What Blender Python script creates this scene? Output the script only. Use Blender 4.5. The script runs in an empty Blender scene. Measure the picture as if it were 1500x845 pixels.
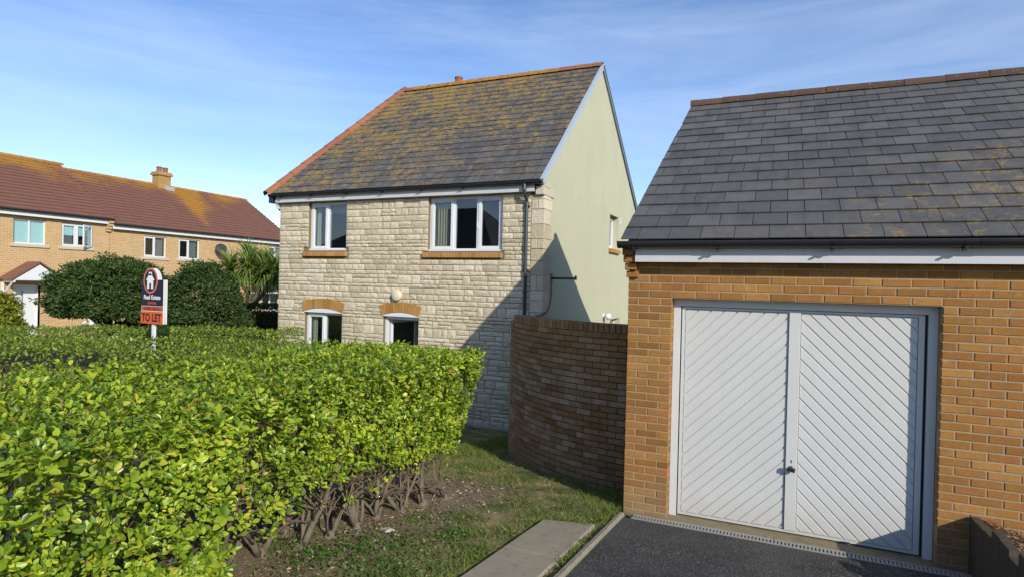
import bpy, math, random
import numpy as np
from mathutils import Matrix, Vector
R = math.radians
rnd = random.Random(7)
nr = np.random.default_rng(11)
scene = bpy.context.scene
C = scene.collection

# ------------------------------------------------------------------ camera
YAW, PITCH, ROLL = R(24.166), R(-0.3373), R(1.391)
v = Vector((-math.sin(YAW)*math.cos(PITCH), math.cos(YAW)*math.cos(PITCH), math.sin(PITCH)))
r0 = Vector((math.cos(YAW), math.sin(YAW), 0)); u0 = r0.cross(v)
cr = r0*math.cos(ROLL) + u0*math.sin(ROLL); cu = -r0*math.sin(ROLL) + u0*math.cos(ROLL)
cam = bpy.data.objects.new('camera', bpy.data.cameras.new('camera'))
cam.matrix_world = Matrix(((cr.x, cu.x, -v.x, 1.4318), (cr.y, cu.y, -v.y, -6.136), (cr.z, cu.z, -v.z, 2.3044), (0, 0, 0, 1)))
cam.data.sensor_width = 36; cam.data.lens = 36*875.48/1500
cam.data.clip_start = 0.05; cam.data.clip_end = 3000
C.objects.link(cam); scene.camera = cam

# ------------------------------------------------------------------ sky and sun
LIGHT = Vector((-1.28, 1.0, -0.75)).normalized()          # the way sunlight travels
SUN_EL = math.asin(-LIGHT.z); SUN_ROT = math.atan2(-LIGHT.x, -LIGHT.y)
world = bpy.data.worlds.new('World'); scene.world = world; world.use_nodes = True
wn, wl = world.node_tree.nodes, world.node_tree.links
wn.clear()
wout = wn.new('ShaderNodeOutputWorld'); bg = wn.new('ShaderNodeBackground')
sky = wn.new('ShaderNodeTexSky'); sky.sky_type = 'NISHITA'; sky.sun_disc = False
sky.sun_elevation = SUN_EL; sky.sun_rotation = SUN_ROT
sky.air_density = 1.0; sky.dust_density = 0.12; sky.ozone_density = 3.0
tc = wn.new('ShaderNodeTexCoord'); mp = wn.new('ShaderNodeMapping')
mp.inputs['Scale'].default_value = (1.0, 1.0, 8.5); mp.inputs['Rotation'].default_value = (0.06, 0.09, 0.5)
cn = wn.new('ShaderNodeTexNoise'); cn.inputs['Scale'].default_value = 1.7; cn.inputs['Detail'].default_value = 7; cn.inputs['Roughness'].default_value = .62; cn.inputs['Distortion'].default_value = .5
crp = wn.new('ShaderNodeValToRGB'); crp.color_ramp.elements[0].position = .36; crp.color_ramp.elements[1].position = .86
crp.color_ramp.elements[1].color = (.36, .36, .36, 1)
cmx = wn.new('ShaderNodeMix'); cmx.data_type = 'RGBA'
cmx.inputs[7].default_value = (5.4, 6.1, 7.3, 1)
hsv = wn.new('ShaderNodeHueSaturation'); hsv.inputs['Saturation'].default_value = 1.08
wl.new(tc.outputs['Generated'], mp.inputs['Vector']); wl.new(mp.outputs['Vector'], cn.inputs['Vector'])
wl.new(cn.outputs['Fac'], crp.inputs['Fac']); wl.new(crp.outputs['Color'], cmx.inputs[0])
wl.new(sky.outputs['Color'], hsv.inputs['Color']); 
tnt = wn.new('ShaderNodeMix'); tnt.data_type = 'RGBA'; tnt.blend_type = 'MULTIPLY'; tnt.inputs[0].default_value = 1; tnt.inputs[7].default_value = (1.0, .94, 1.02, 1)
wl.new(hsv.outputs['Color'], tnt.inputs[6]); wl.new(tnt.outputs[2], cmx.inputs[6])
wl.new(cmx.outputs[2], bg.inputs['Color']); wl.new(bg.outputs['Background'], wout.inputs['Surface'])
bg.inputs['Strength'].default_value = 0.125
sun = bpy.data.objects.new('sun', bpy.data.lights.new('sun', 'SUN'))
sun.data.energy = 3.5; sun.data.angle = R(0.5); sun.data.color = (1.0, .93, .80)
sun.rotation_euler = LIGHT.to_track_quat('-Z', 'Y').to_euler()
C.objects.link(sun)
vs = scene.view_settings
vs.view_transform = 'Standard'; vs.look = 'None'; vs.gamma = 1; vs.use_curve_mapping = False
vs.exposure = 0.50

# ------------------------------------------------------------------ object helpers
def link(o, parent=None):
    C.objects.link(o)
    if parent is not None: o.parent = parent
    return o
def tag(o, label=None, cat=None, group=None, kind=None):
    if label: o['label'] = label
    if cat: o['category'] = cat
    if group: o['group'] = group
    if kind: o['kind'] = kind
    return o
def thing(name, label, cat, loc=(0, 0, 0), rz=0, group=None):
    o = bpy.data.objects.new(name, None); o.location = loc; o.rotation_euler = (0, 0, rz); o.empty_display_size = .1
    link(o); return tag(o, label, cat, group)
def ob(name, me, mat=None, parent=None, M=None, smooth=False, kind=None):
    if mat is not None and not me.materials: me.materials.append(mat)
    if smooth: me.polygons.foreach_set('use_smooth', [True]*len(me.polygons))
    o = bpy.data.objects.new(name, me); link(o, parent)
    if M is not None: o.matrix_local = M
    if kind: o['kind'] = kind
    return o
class MB:
    def __init__(s): s.v = []; s.f = []
    def add(s, V, F, M=None):
        b = len(s.v)
        s.v += [tuple(M @ Vector(p)) for p in V] if M is not None else [tuple(p) for p in V]
        s.f += [tuple(i+b for i in f) for f in F]; return s
    def box(s, x0, x1, y0, y1, z0, z1, M=None):
        return s.add([(x0,y0,z0),(x1,y0,z0),(x1,y1,z0),(x0,y1,z0),(x0,y0,z1),(x1,y0,z1),(x1,y1,z1),(x0,y1,z1)],
                     [(0,3,2,1),(4,5,6,7),(0,1,5,4),(1,2,6,5),(2,3,7,6),(3,0,4,7)], M)
    def cbox(s, x0, x1, y0, y1, z0, z1, c=.004, M=None):
        """box whose front (y0) edges are chamfered"""
        return s.add([(x0,y1,z0),(x1,y1,z0),(x1,y1,z1),(x0,y1,z1),(x0,y0+c,z0),(x1,y0+c,z0),(x1,y0+c,z1),(x0,y0+c,z1),
                      (x0+c,y0,z0+c),(x1-c,y0,z0+c),(x1-c,y0,z1-c),(x0+c,y0,z1-c)],
                     [(0,3,2,1),(0,1,5,4),(1,2,6,5),(2,3,7,6),(3,0,4,7),(4,5,9,8),(5,6,10,9),(6,7,11,10),(7,4,8,11),(8,9,10,11)], M)
    def prism(s, poly, y0, y1, M=None):
        """polygon in x,z (counter-clockwise seen from -y), extruded y0..y1"""
        n = len(poly)
        V = [(x,y0,z) for x,z in poly]+[(x,y1,z) for x,z in poly]
        F = [tuple(range(n)), tuple(range(2*n-1, n-1, -1))]+[(i, i+n, (i+1)%n+n, (i+1)%n) for i in range(n)]
        return s.add(V, F, M)
    def tube(s, P, rad, n=6, cap=True):
        P = [Vector(p) for p in P]; m = len(P)
        if not hasattr(rad, '__len__'): rad = [rad]*m
        V = []; F = []
        prev = None
        for i, p in enumerate(P):
            d = (P[min(i+1, m-1)]-P[max(i-1, 0)]).normalized()
            a = Vector((0,0,1)) if abs(d.z) < .9 else Vector((1,0,0))
            if prev is not None: a = prev
            x = (a-d*a.dot(d)).normalized(); prev = x; y = d.cross(x)
            for k in range(n):
                t = 2*math.pi*k/n; V.append(p+(x*math.cos(t)+y*math.sin(t))*rad[i])
        for i in range(m-1):
            for k in range(n):
                F.append((i*n+k, i*n+(k+1)%n, (i+1)*n+(k+1)%n, (i+1)*n+k))
        if cap: F += [tuple(range(n-1, -1, -1)), tuple(range((m-1)*n, m*n))]
        return s.add(V, F)
    def lathe(s, prof, n=16, M=None):
        """profile of (r,z) spun about z"""
        V = []; F = []; m = len(prof)
        for r_, z in prof:
            for k in range(n):
                t = 2*math.pi*k/n; V.append((r_*math.cos(t), r_*math.sin(t), z))
        for i in range(m-1):
            for k in range(n): F.append((i*n+k, i*n+(k+1)%n, (i+1)*n+(k+1)%n, (i+1)*n+k))
        F += [tuple(range(n-1, -1, -1)), tuple(range((m-1)*n, m*n))]
        return s.add(V, F, M)
    def mesh(s, name='mesh'):
        me = bpy.data.meshes.new(name); me.from_pydata(s.v, [], s.f); me.update(); return me
    def build(s, name, mat, parent=None, M=None, smooth=False, kind=None):
        return ob(name, s.mesh(name), mat, parent, M, smooth, kind)
def mesh_np(name, V, F):
    V = np.asarray(V, np.float32); F = np.asarray(F, np.int32); k = F.shape[1]
    me = bpy.data.meshes.new(name)
    me.vertices.add(len(V)); me.vertices.foreach_set('co', V.ravel())
    me.loops.add(F.size); me.loops.foreach_set('vertex_index', F.ravel())
    me.polygons.add(len(F)); me.polygons.foreach_set('loop_start', np.arange(0, F.size, k, dtype=np.int32))
    me.polygons.foreach_set('loop_total', np.full(len(F), k, np.int32))
    me.update(calc_edges=True); me.validate(); return me
T = Matrix.Translation
def RZ(a): return Matrix.Rotation(a, 4, 'Z')

# ------------------------------------------------------------------ material helpers
class MT:
    def __init__(s, name, rough=.8, spec=.3):
        s.m = bpy.data.materials.new(name); s.m.use_nodes = True
        s.n, s.l = s.m.node_tree.nodes, s.m.node_tree.links
        s.b = s.n['Principled BSDF']; s.b.inputs['Roughness'].default_value = rough
        s.b.inputs['Specular IOR Level'].default_value = spec; s._pos = None
    def pos(s, objspace=False):
        if objspace:
            return s.n.new('ShaderNodeTexCoord').outputs['Object']
        if s._pos is None: s._pos = s.n.new('ShaderNodeNewGeometry').outputs['Position']
        return s._pos
    def mapv(s, scale=(1,1,1), rot=(0,0,0), objspace=False):
        m = s.n.new('ShaderNodeMapping'); m.inputs['Scale'].default_value = scale; m.inputs['Rotation'].default_value = rot
        s.l.new(s.pos(objspace), m.inputs['Vector']); return m.outputs['Vector']
    def noise(s, scale, detail=5, rough=.6, vec=None, dist=0):
        n = s.n.new('ShaderNodeTexNoise'); n.inputs['Scale'].default_value = scale; n.inputs['Detail'].default_value = detail
        n.inputs['Roughness'].default_value = rough; n.inputs['Distortion'].default_value = dist
        s.l.new(vec if vec is not None else s.pos(), n.inputs['Vector']); return n.outputs['Fac']
    def voro(s, scale, vec=None, out='Distance'):
        n = s.n.new('ShaderNodeTexVoronoi'); n.inputs['Scale'].default_value = scale
        s.l.new(vec if vec is not None else s.pos(), n.inputs['Vector']); return n.outputs[out]
    def ramp(s, fac, stops):
        n = s.n.new('ShaderNodeValToRGB'); e = n.color_ramp.elements
        while len(e) < len(stops): e.new(.5)
        for k, (p, c) in enumerate(stops):
            e[k].position = p; e[k].color = (c, c, c, 1) if not hasattr(c, '__len__') else (*c, 1)
        s.l.new(fac, n.inputs['Fac']); return n.outputs['Color']
    def mix(s, fac, a, b, mode='MIX'):
        n = s.n.new('ShaderNodeMix'); n.data_type = 'RGBA'; n.blend_type = mode
        for k, x in ((0, fac), (6, a), (7, b)):
            if hasattr(x, 'links'): s.l.new(x, n.inputs[k])
            elif k == 0: n.inputs[0].default_value = x
            else: n.inputs[k].default_value = (*x, 1) if hasattr(x, '__len__') else (x, x, x, 1)
        return n.outputs[2]
    def math(s, op, a, b=0.0, clamp=False):
        n = s.n.new('ShaderNodeMath'); n.operation = op; n.use_clamp = clamp
        for k, x in enumerate((a, b)):
            if hasattr(x, 'links'): s.l.new(x, n.inputs[k])
            else: n.inputs[k].default_value = x
        return n.outputs[0]
    def xyz(s, vec=None):
        n = s.n.new('ShaderNodeSeparateXYZ'); s.l.new(vec if vec is not None else s.pos(), n.inputs[0]); return n.outputs
    def rand(s):
        """one value per object and per loose piece"""
        a = s.n.new('ShaderNodeObjectInfo').outputs['Random']; b = s.n.new('ShaderNodeNewGeometry').outputs['Random Per Island']
        return s.math('FRACT', s.math('ADD', s.math('MULTIPLY', a, 7.31), b))
    def col(s, c):
        if hasattr(c, 'links'): s.l.new(c, s.b.inputs['Base Color'])
        else: s.b.inputs['Base Color'].default_value = (*c, 1)
        return s
    def bump(s, h, strength=.4, dist=.01):
        n = s.n.new('ShaderNodeBump'); n.inputs['Strength'].default_value = strength; n.inputs['Distance'].default_value = dist
        s.l.new(h, n.inputs['Height']); s.l.new(n.outputs['Normal'], s.b.inputs['Normal']); return s
    def rgh(s, x): s.l.new(x, s.b.inputs['Roughness']); return s
def simple(name, c, rough=.6, spec=.4, var=.12, scale=6, bump=0, bscale=60):
    m = MT(name, rough, spec)
    f = m.noise(scale, 4)
    m.col(m.mix(f, tuple(x*(1-var) for x in c), tuple(min(1, x*(1+var)) for x in c)))
    if bump: m.bump(m.noise(bscale, 3), bump, .004)
    return m.m
def brick_mat(name, cols, mott=.5, pale=(.5,.42,.32), palep=(.60,.80), z_dirt=None, eff=None):
    m = MT(name, .88, .2)
    c = m.ramp(m.rand(), [(i/(len(cols)-1), k) for i, k in enumerate(cols)])
    c = m.mix(mott, c, m.mix(m.noise(34, 6, .7), (.22,.22,.22), (1.5,1.47,1.45)), 'MULTIPLY')
    c = m.mix(.35, c, m.mix(m.ramp(m.noise(3.1, 5, .7), [(.35, 0), (.65, 1)]), (.62,.60,.58), (1.2,1.2,1.2)), 'MULTIPLY')
    c = m.mix(m.ramp(m.noise(9, 6, .75, dist=.4), [(palep[0], 0), (palep[1], .55)]), c, pale)
    sp = m.ramp(m.noise(120, 2), [(.62, 0), (.75, .6)])
    c = m.mix(sp, c, (.12,.05,.02))
    if eff:   # white salts in ragged patches, with the height range where they sit
        zz = m.xyz()[2]
        band = m.math('MULTIPLY', m.ramp(m.math('MULTIPLY_ADD', zz, .3) if False else m.math('ADD', m.math('MULTIPLY', zz, .35), .35), [(.28, 0), (.42, 1), (.72, 1), (.86, .0)]),
                      m.ramp(m.noise(3.2, 6, .75), [(.42, 0), (.62, 1)]))
        isl = m.ramp(m.rand(), [(.30, .05), (.75, 1)])
        c = m.mix(m.math('MULTIPLY', m.math('MULTIPLY', band, isl), m.math('MULTIPLY', m.ramp(m.noise(45, 4, .7), [(.3, .35), (.6, 1)]), eff)), c, (.47,.44,.38))
    if z_dirt:
        zz = m.xyz()[2]
        d = m.math('MULTIPLY', m.ramp(m.math('ADD', m.math('MULTIPLY', zz, 1.0), m.math('MULTIPLY', m.noise(4, 4), .5)), [(z_dirt, 1), (z_dirt+.35, 0)]), .55)
        c = m.mix(d, c, (.23,.175,.105))
    m.col(c); m.bump(m.noise(90, 5, .7), .55, .006); return m.m
def slate_mat(name, lich):
    m = MT(name, .62, .4)
    c = m.ramp(m.rand(), [(0, (.074,.073,.075)), (.5, (.092,.090,.090)), (1, (.116,.112,.108))])
    c = m.mix(.55, c, m.mix(m.noise(7, 6, .7), (.35,.35,.36), (1.6,1.58,1.5)), 'MULTIPLY')
    c = m.mix(m.ramp(m.noise(160, 2), [(.66, 0), (.74, .5)]), c, (.30,.30,.28))
    c = m.mix(m.ramp(m.noise(2.3, 6, .7, vec=m.mapv((2.2, .7, .7))), [(.48, 0), (.7, .5)]), c, (.040,.036,.032))
    c = m.mix(m.ramp(m.noise(12, 6, .78), [(.52, 0), (.7, .45)]), c, (.125,.112,.088))
    X, Y, Z = m.xyz()
    big = m.noise(1.1, 4, .6); mid = m.noise(5.5, 6, .72, dist=.6); fine = m.noise(26, 5, .75)
    if lich == 'house':
        w = m.math('ADD', m.math('MULTIPLY', m.math('SUBTRACT', Z, 4.2), .018), m.math('MULTIPLY', m.math('ADD', X, 2.8), -.008))
        f = m.math('ADD', m.math('ADD', m.math('MULTIPLY', mid, .55), m.math('MULTIPLY', fine, .50)), m.math('ADD', w, m.math('MULTIPLY', big, .22)))
        mask = m.ramp(f, [(.69, 0), (.755, .82)])
    else:
        # grows low down on the slope where the roof stays damp, right of the middle
        w = m.math('ADD', m.math('MULTIPLY', m.math('SUBTRACT', X, 1.6), .055), m.math('MULTIPLY', m.math('SUBTRACT', 3.7, Z), .10))
        w = m.math('MINIMUM', w, .11)
        f = m.math('ADD', m.math('ADD', m.math('MULTIPLY', mid, .5), m.math('MULTIPLY', fine, .5)), m.math('ADD', w, m.math('MULTIPLY', big, .14)))
        mask = m.ramp(f, [(.70, 0), (.80, .70)])
        pale = m.ramp(m.math('ADD', m.math('MULTIPLY', m.noise(2.2, 5, .7), .8), w), [(.47, 0), (.62, .45)])
        c = m.mix(pale, c, (.135,.118,.085))
    lc = m.mix(m.noise(14, 3), (.36,.20,.03), (.26,.19,.06))
    c = m.mix(mask, c, lc)
    m.col(c); m.rgh(m.ramp(mask, [(0, .52), (1, .95)]))
    m.bump(m.math('ADD', m.noise(60, 4), m.math('MULTIPLY', mask, .8)), .3, .004); return m.m
def leaf_mat(name, stops, trans=.35, rough=.38, spec=.45, big=.0):
    m = MT(name, rough, spec)
    rv = m.n.new('ShaderNodeNewGeometry').outputs['Random Per Island']
    c = m.ramp(rv, stops)
    if big: c = m.mix(big, c, m.mix(m.ramp(m.noise(2.1, 3), [(.35, 0), (.65, 1)]), (.62,.68,.55), (1.35,1.25,1.1)), 'MULTIPLY')
    m.col(c)
    t = m.n.new('ShaderNodeBsdfTranslucent'); mx = m.n.new('ShaderNodeMixShader'); mx.inputs[0].default_value = trans
    m.l.new(m.mix(1.0, c, (1.35,1.35,.6), 'MULTIPLY'), t.inputs['Color'])
    m.l.new(m.b.outputs[0], mx.inputs[1]); m.l.new(t.outputs[0], mx.inputs[2])
    m.l.new(mx.outputs[0], m.n['Material Output'].inputs['Surface']); return m.m
def glass_mat(name, tint=(.75,.8,.8)):
    m = MT(name, .03); n, l = m.n, m.l
    tr = n.new('ShaderNodeBsdfTransparent'); tr.inputs['Color'].default_value = (*tint, 1)
    gl = n.new('ShaderNodeBsdfGlossy'); gl.inputs['Roughness'].default_value = .012; gl.inputs['Color'].default_value = (.95,.97,1,1)
    lw = n.new('ShaderNodeLayerWeight'); lw.inputs['Blend'].default_value = .5     # both faces of a pane mirror alike
    f5 = m.math('POWER', lw.outputs['Facing'], 4.0)
    fac = m.math('ADD', m.math('MULTIPLY', f5, .85), .085)
    mx = n.new('ShaderNodeMixShader'); l.new(fac, mx.inputs[0]); l.new(tr.outputs[0], mx.inputs[1]); l.new(gl.outputs[0], mx.inputs[2])
    l.new(mx.outputs[0], n['Material Output'].inputs['Surface']); return m.m

golden = brick_mat('golden brick', [(.225,.104,.032), (.345,.172,.048), (.27,.120,.032), (.39,.205,.066), (.31,.135,.046), (.325,.160,.046), (.25,.115,.038)], z_dirt=.30)
brown_brick = brick_mat('weathered brown brick', [(.205,.112,.048), (.31,.178,.080), (.24,.128,.052), (.36,.22,.11), (.275,.150,.066)], pale=(.20,.15,.10), z_dirt=.02, eff=.55)
yellow_brick = brick_mat('yellow sill brick', [(.40,.21,.065), (.48,.26,.085), (.36,.18,.055)])
m = MT('pale mortar', .95, .1); m.col(m.mix(m.noise(25, 5), (.25,.195,.12), (.40,.32,.205))); m.bump(m.noise(150, 3), .5, .004); mortar = m.m
m = MT('dark mortar', .95, .1); m.col(m.mix(m.noise(25, 5), (.045,.035,.024), (.095,.075,.05))); m.bump(m.noise(150, 3), .5, .004); dark_mortar = m.m
m = MT('buff stone mortar', .95, .1); m.col(m.mix(m.noise(20, 5), (.15,.115,.07), (.24,.185,.11))); m.bump(m.noise(150, 3), .5, .004); stone_mortar = m.m
m = MT('cream split stone', .9, .2)
c = m.ramp(m.rand(), [(0, (.46,.40,.285)), (.25, (.59,.52,.385)), (.5, (.67,.60,.455)), (.75, (.53,.46,.335)), (1, (.62,.55,.425))])
c = m.mix(.55, c, m.mix(m.noise(16, 6, .7), (.52,.50,.47), (1.28,1.27,1.25)), 'MULTIPLY')
c = m.mix(m.ramp(m.noise(46, 4, .7), [(.64, 0), (.8, .3)]), c, (.16,.145,.115))
m.col(c); m.bump(m.math('ADD', m.noise(17, 6, .65), m.math('MULTIPLY', m.voro(20), .4)), .7, .018); stone = m.m
m = MT('smooth cream stone', .85, .2); m.col(m.mix(m.noise(14, 5), (.44,.40,.31), (.56,.52,.42))); m.bump(m.noise(60, 4), .3, .006); smooth_stone = m.m
m = MT('pale green render', .9, .15)
c = m.mix(m.noise(1.2, 5, .65), (.42,.42,.30), (.485,.48,.355))
c = m.mix(m.ramp(m.noise(2.0, 6, .7, vec=m.mapv((3,3,.3))), [(.52, 0), (.78, .20)]), c, (.31,.31,.21))
c = m.mix(m.ramp(m.noise(.8, 6, .75), [(.5, 0), (.75, .35)]), c, (.36,.35,.25))
m.col(c); m.bump(m.noise(220, 2), .25, .003); render_green = m.m
slate_house = slate_mat('lichened slate', 'house'); slate_garage = slate_mat('dark slate', 'garage')
m = MT('terracotta', .85, .2)
c = m.mix(m.rand(), (.31,.125,.066), (.23,.098,.056)); c = m.mix(m.ramp(m.noise(11, 6, .75), [(.5, 0), (.68, .8)]), c, (.20,.09,.05)); m.col(c); m.bump(m.noise(70, 4), .4, .005); terracotta = m.m
m = MT('lichened ridge clay', .9, .15)
c = m.mix(m.rand(), (.27,.115,.055), (.20,.09,.05)); c = m.mix(m.ramp(m.noise(9, 6, .75), [(.40, 0), (.56, .95)]), c, (.38,.21,.03)); m.col(c); m.bump(m.noise(60, 5), .5, .008); ridge_lichen = m.m
m = MT('weathered brown ridge clay', .9, .15)
c = m.mix(m.rand(), (.115,.066,.048), (.075,.048,.040)); c = m.mix(m.ramp(m.noise(30, 5, .75), [(.60, 0), (.70, .8)]), c, (.36,.33,.27))
c = m.mix(m.ramp(m.noise(8, 5, .7), [(.56, 0), (.72, .6)]), c, (.20,.13,.04)); m.col(c); m.bump(m.noise(60, 5), .5, .008); ridge_brown = m.m
upvc = simple('white upvc', (.66,.68,.70), .32, .5, .04)
m = MT('white garage door paint', .42, .45)
c = m.mix(m.noise(2, 5), (.49,.495,.485), (.55,.555,.545)); c = m.mix(m.ramp(m.noise(30, 5, .8), [(.67, 0), (.8, .35)]), c, (.45,.43,.38))
zz = m.xyz()[2]; c = m.mix(m.math('MULTIPLY', m.ramp(m.math('ADD', zz, m.math('MULTIPLY', m.noise(6, 5, .7), .45)), [(.16, .6), (.52, 0)]), .55), c, (.36,.33,.27))
c = m.mix(m.ramp(m.noise(3.5, 5, .7, vec=m.mapv((7, 1, .5))), [(.58, 0), (.75, .22)]), c, (.40,.39,.35)); m.col(c); m.bump(m.noise(300, 2), .06, .001); door_white = m.m
m = MT('frame paint', .5, .4); c = m.mix(m.noise(5, 5), (.52,.53,.54), (.60,.61,.62)); c = m.mix(m.ramp(m.noise(18, 6, .8), [(.6, 0), (.78, .5)]), c, (.40,.38,.33)); m.col(c); frame_white = m.m
m = MT('white fascia board', .45, .4); c = m.mix(m.noise(3, 5, .6, vec=m.mapv((6,1,1))), (.46,.47,.49), (.55,.56,.58)); c = m.mix(m.ramp(m.noise(40, 3), [(.68, 0), (.75, .6)]), c, (.25,.25,.25)); m.col(c); fascia_white = m.m
black_plastic = simple('black plastic', (.016,.017,.020), .34, .5, .25, 8)
blue_pipe = simple('dark blue grey pipe', (.030,.036,.052), .38, .5, .25, 8)
black_rubber = simple('black rubber', (.012,.012,.013), .55, .4, .2)
verge_trim = simple('blue grey verge trim', (.38,.44,.50), .4, .5, .1)
verge_shaded = simple('grey verge trim', (.15,.19,.23), .4, .5, .1)  # same trim for the back rake, its shade put into the colour
glass = glass_mat('window glass'); glass_clear = glass_mat('thin window glass', (.9,.93,.93))
room_dark = simple('room plaster', (.30,.29,.27), .9, .2, .05)
carpet = simple('carpet', (.12,.10,.09), .95, .1, .1)
curtain_mat = simple('cream curtain', (.62,.58,.48), .85, .2, .08)
grey_curtain = simple('grey curtain', (.34,.36,.37), .85, .2, .1)
teal_backing = simple('teal pane backing', (.40,.66,.66), .75, .2, .06)  # flat teal sheet behind the glass that colours the panes
lamp_cream = simple('cream lamp plastic', (.62,.56,.40), .4, .4, .05)
# ground materials
m = MT('tarmac', .9, .25)
c = m.mix(m.noise(180, 3, .7), (.018,.018,.020), (.10,.098,.096))
c = m.mix(m.ramp(m.voro(85, out='Color'), [(.68, 0), (.84, .85)]), c, (.25,.245,.235))
c = m.mix(m.ramp(m.noise(1.6, 5, .6), [(.40, 0), (.66, .55)]), c, (.026,.026,.028))
c = m.mix(m.ramp(m.noise(24, 4, .7), [(.63, 0), (.72, .35)]), c, (.14,.125,.10))
c = m.mix(m.ramp(m.noise(.9, 6, .7), [(.46, 0), (.62, .5)]), c, (.115,.112,.108))
m.col(c); m.bump(m.voro(85), 1.0, .02); tarmac = m.m
m = MT('concrete slab', .93, .15)
c = m.mix(m.noise(2.2, 6, .7), (.23,.20,.15), (.38,.335,.25)); c = m.mix(.45, c, m.mix(m.noise(120, 3), (.6,.6,.6), (1.3,1.3,1.3)), 'MULTIPLY')
c = m.mix(m.ramp(m.noise(14, 6, .75), [(.54, 0), (.72, .65)]), c, (.095,.088,.06)); m.col(c); m.bump(m.noise(130, 4), .35, .004); slab_mat = m.m
m = MT('concrete kerb', .93, .15)
c = m.mix(m.noise(9, 6, .7), (.17,.15,.115), (.33,.30,.235)); c = m.mix(m.ramp(m.noise(40, 5, .75), [(.50, 0), (.66, .8)]), c, (.10,.09,.066)); m.col(c); m.bump(m.noise(70, 5), .6, .008); kerb_mat = m.m
m = MT('threshold concrete', .95, .1)
c = m.mix(m.noise(12, 6, .7), (.17,.135,.085), (.30,.25,.165)); c = m.mix(m.ramp(m.noise(5, 5), [(.5, 0), (.7, .5)]), c, (.11,.10,.06)); m.col(c); m.bump(m.noise(80, 5), .6, .008); threshold_mat = m.m
m = MT('lawn and bare soil', .97, .08)
X, Y, Z = m.xyz()
soil = m.mix(m.noise(40, 6, .75), (.15,.112,.074), (.36,.285,.195))
soil = m.mix(m.ramp(m.noise(9, 5, .7), [(.5, 0), (.7, .6)]), soil, (.33,.26,.17))
dry = m.mix(m.noise(60, 5, .8), (.25,.20,.10), (.42,.34,.19))
grn = m.mix(m.noise(50, 5, .8), (.05,.085,.018), (.12,.16,.04))
turf = m.mix(m.ramp(m.noise(2.6, 6, .7), [(.42, 0), (.62, 1)]), grn, dry)
bed = m.ramp(m.math('ADD', X, m.math('MULTIPLY', m.noise(2.8, 4), 1.0)), [(-.72+.0, 1), (-.30, 0)]) if False else m.ramp(m.math('MULTIPLY_ADD', X, 1.0) if False else m.math('ADD', m.math('ADD', X, 1.85), m.math('MULTIPLY', m.math('SUBTRACT', m.noise(3.5, 5), .5), 1.3)), [(.40, 1), (.80, 0)])
bed = m.math('MULTIPLY', bed, m.math('MULTIPLY', m.math('SUBTRACT', .15, Y), 2.5, True))
m.col(m.mix(bed, turf, soil)); m.bump(m.noise(55, 6, .8), .9, .03); ground_mat = m.m
bark_mat = MT('bark', .95, .1)
c = bark_mat.mix(bark_mat.noise(22, 6, .7, vec=bark_mat.mapv((1,1,.25))), (.075,.058,.042), (.25,.205,.155)); bark_mat.col(c); bark_mat.bump(bark_mat.noise(30, 5, .7, vec=bark_mat.mapv((1,1,.2))), .9, .02); bark_mat = bark_mat.m
dark_bark = simple('dark bark', (.055,.042,.032), .95, .1, .35, 12, .6, 30)
twig_mat = simple('twig', (.13,.098,.068), .9, .1, .4, 25)

# ------------------------------------------------------------------ ground
def gz(x, y):
    z = -.1*y if y < 0 else (-.133*y if y < 5 else -.665)
    z = max(-.70, min(z, 1.2))
    t = min(1, max(0, (-x-9)/8)); t = t*t*(3-2*t)
    return z*(1-t) + (-.35)*t
def axis(a, b, lo, hi, step):
    L = list(np.arange(lo, hi+1e-6, step)); d = step
    x = lo
    while x > a: d *= 1.5; x -= d; L.insert(0, x)
    x = hi; d = step
    while x < b: d *= 1.5; x += d; L.append(x)
    return L
gx, gy = axis(-900, 900, -6, 4, .2), axis(-300, 1500, -6, 6, .2)
V = []; F = []
for j, y in enumerate(gy):
    for i, x in enumerate(gx):
        z = gz(x, y)
        if x > -.02 and y > -.25: z = min(z, -.06)             # dug out below the garage
        elif x > 0.02 and y <= -.25: z -= .05                  # below the drive
        elif -3 < x < -.6: z += .012*math.sin(5*x+3*y)*math.sin(4.1*y-2*x)
        if -.60 < x < -.03 and -4 < y < -.6: z -= .03
        V.append((x, y, z))
nx = len(gx)
F = [(j*nx+i, j*nx+i+1, (j+1)*nx+i+1, (j+1)*nx+i) for j in range(len(gy)-1) for i in range(nx-1)]
g = ob('ground', mesh_np('ground', V, F), ground_mat, smooth=True); tag(g, kind='structure')

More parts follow.
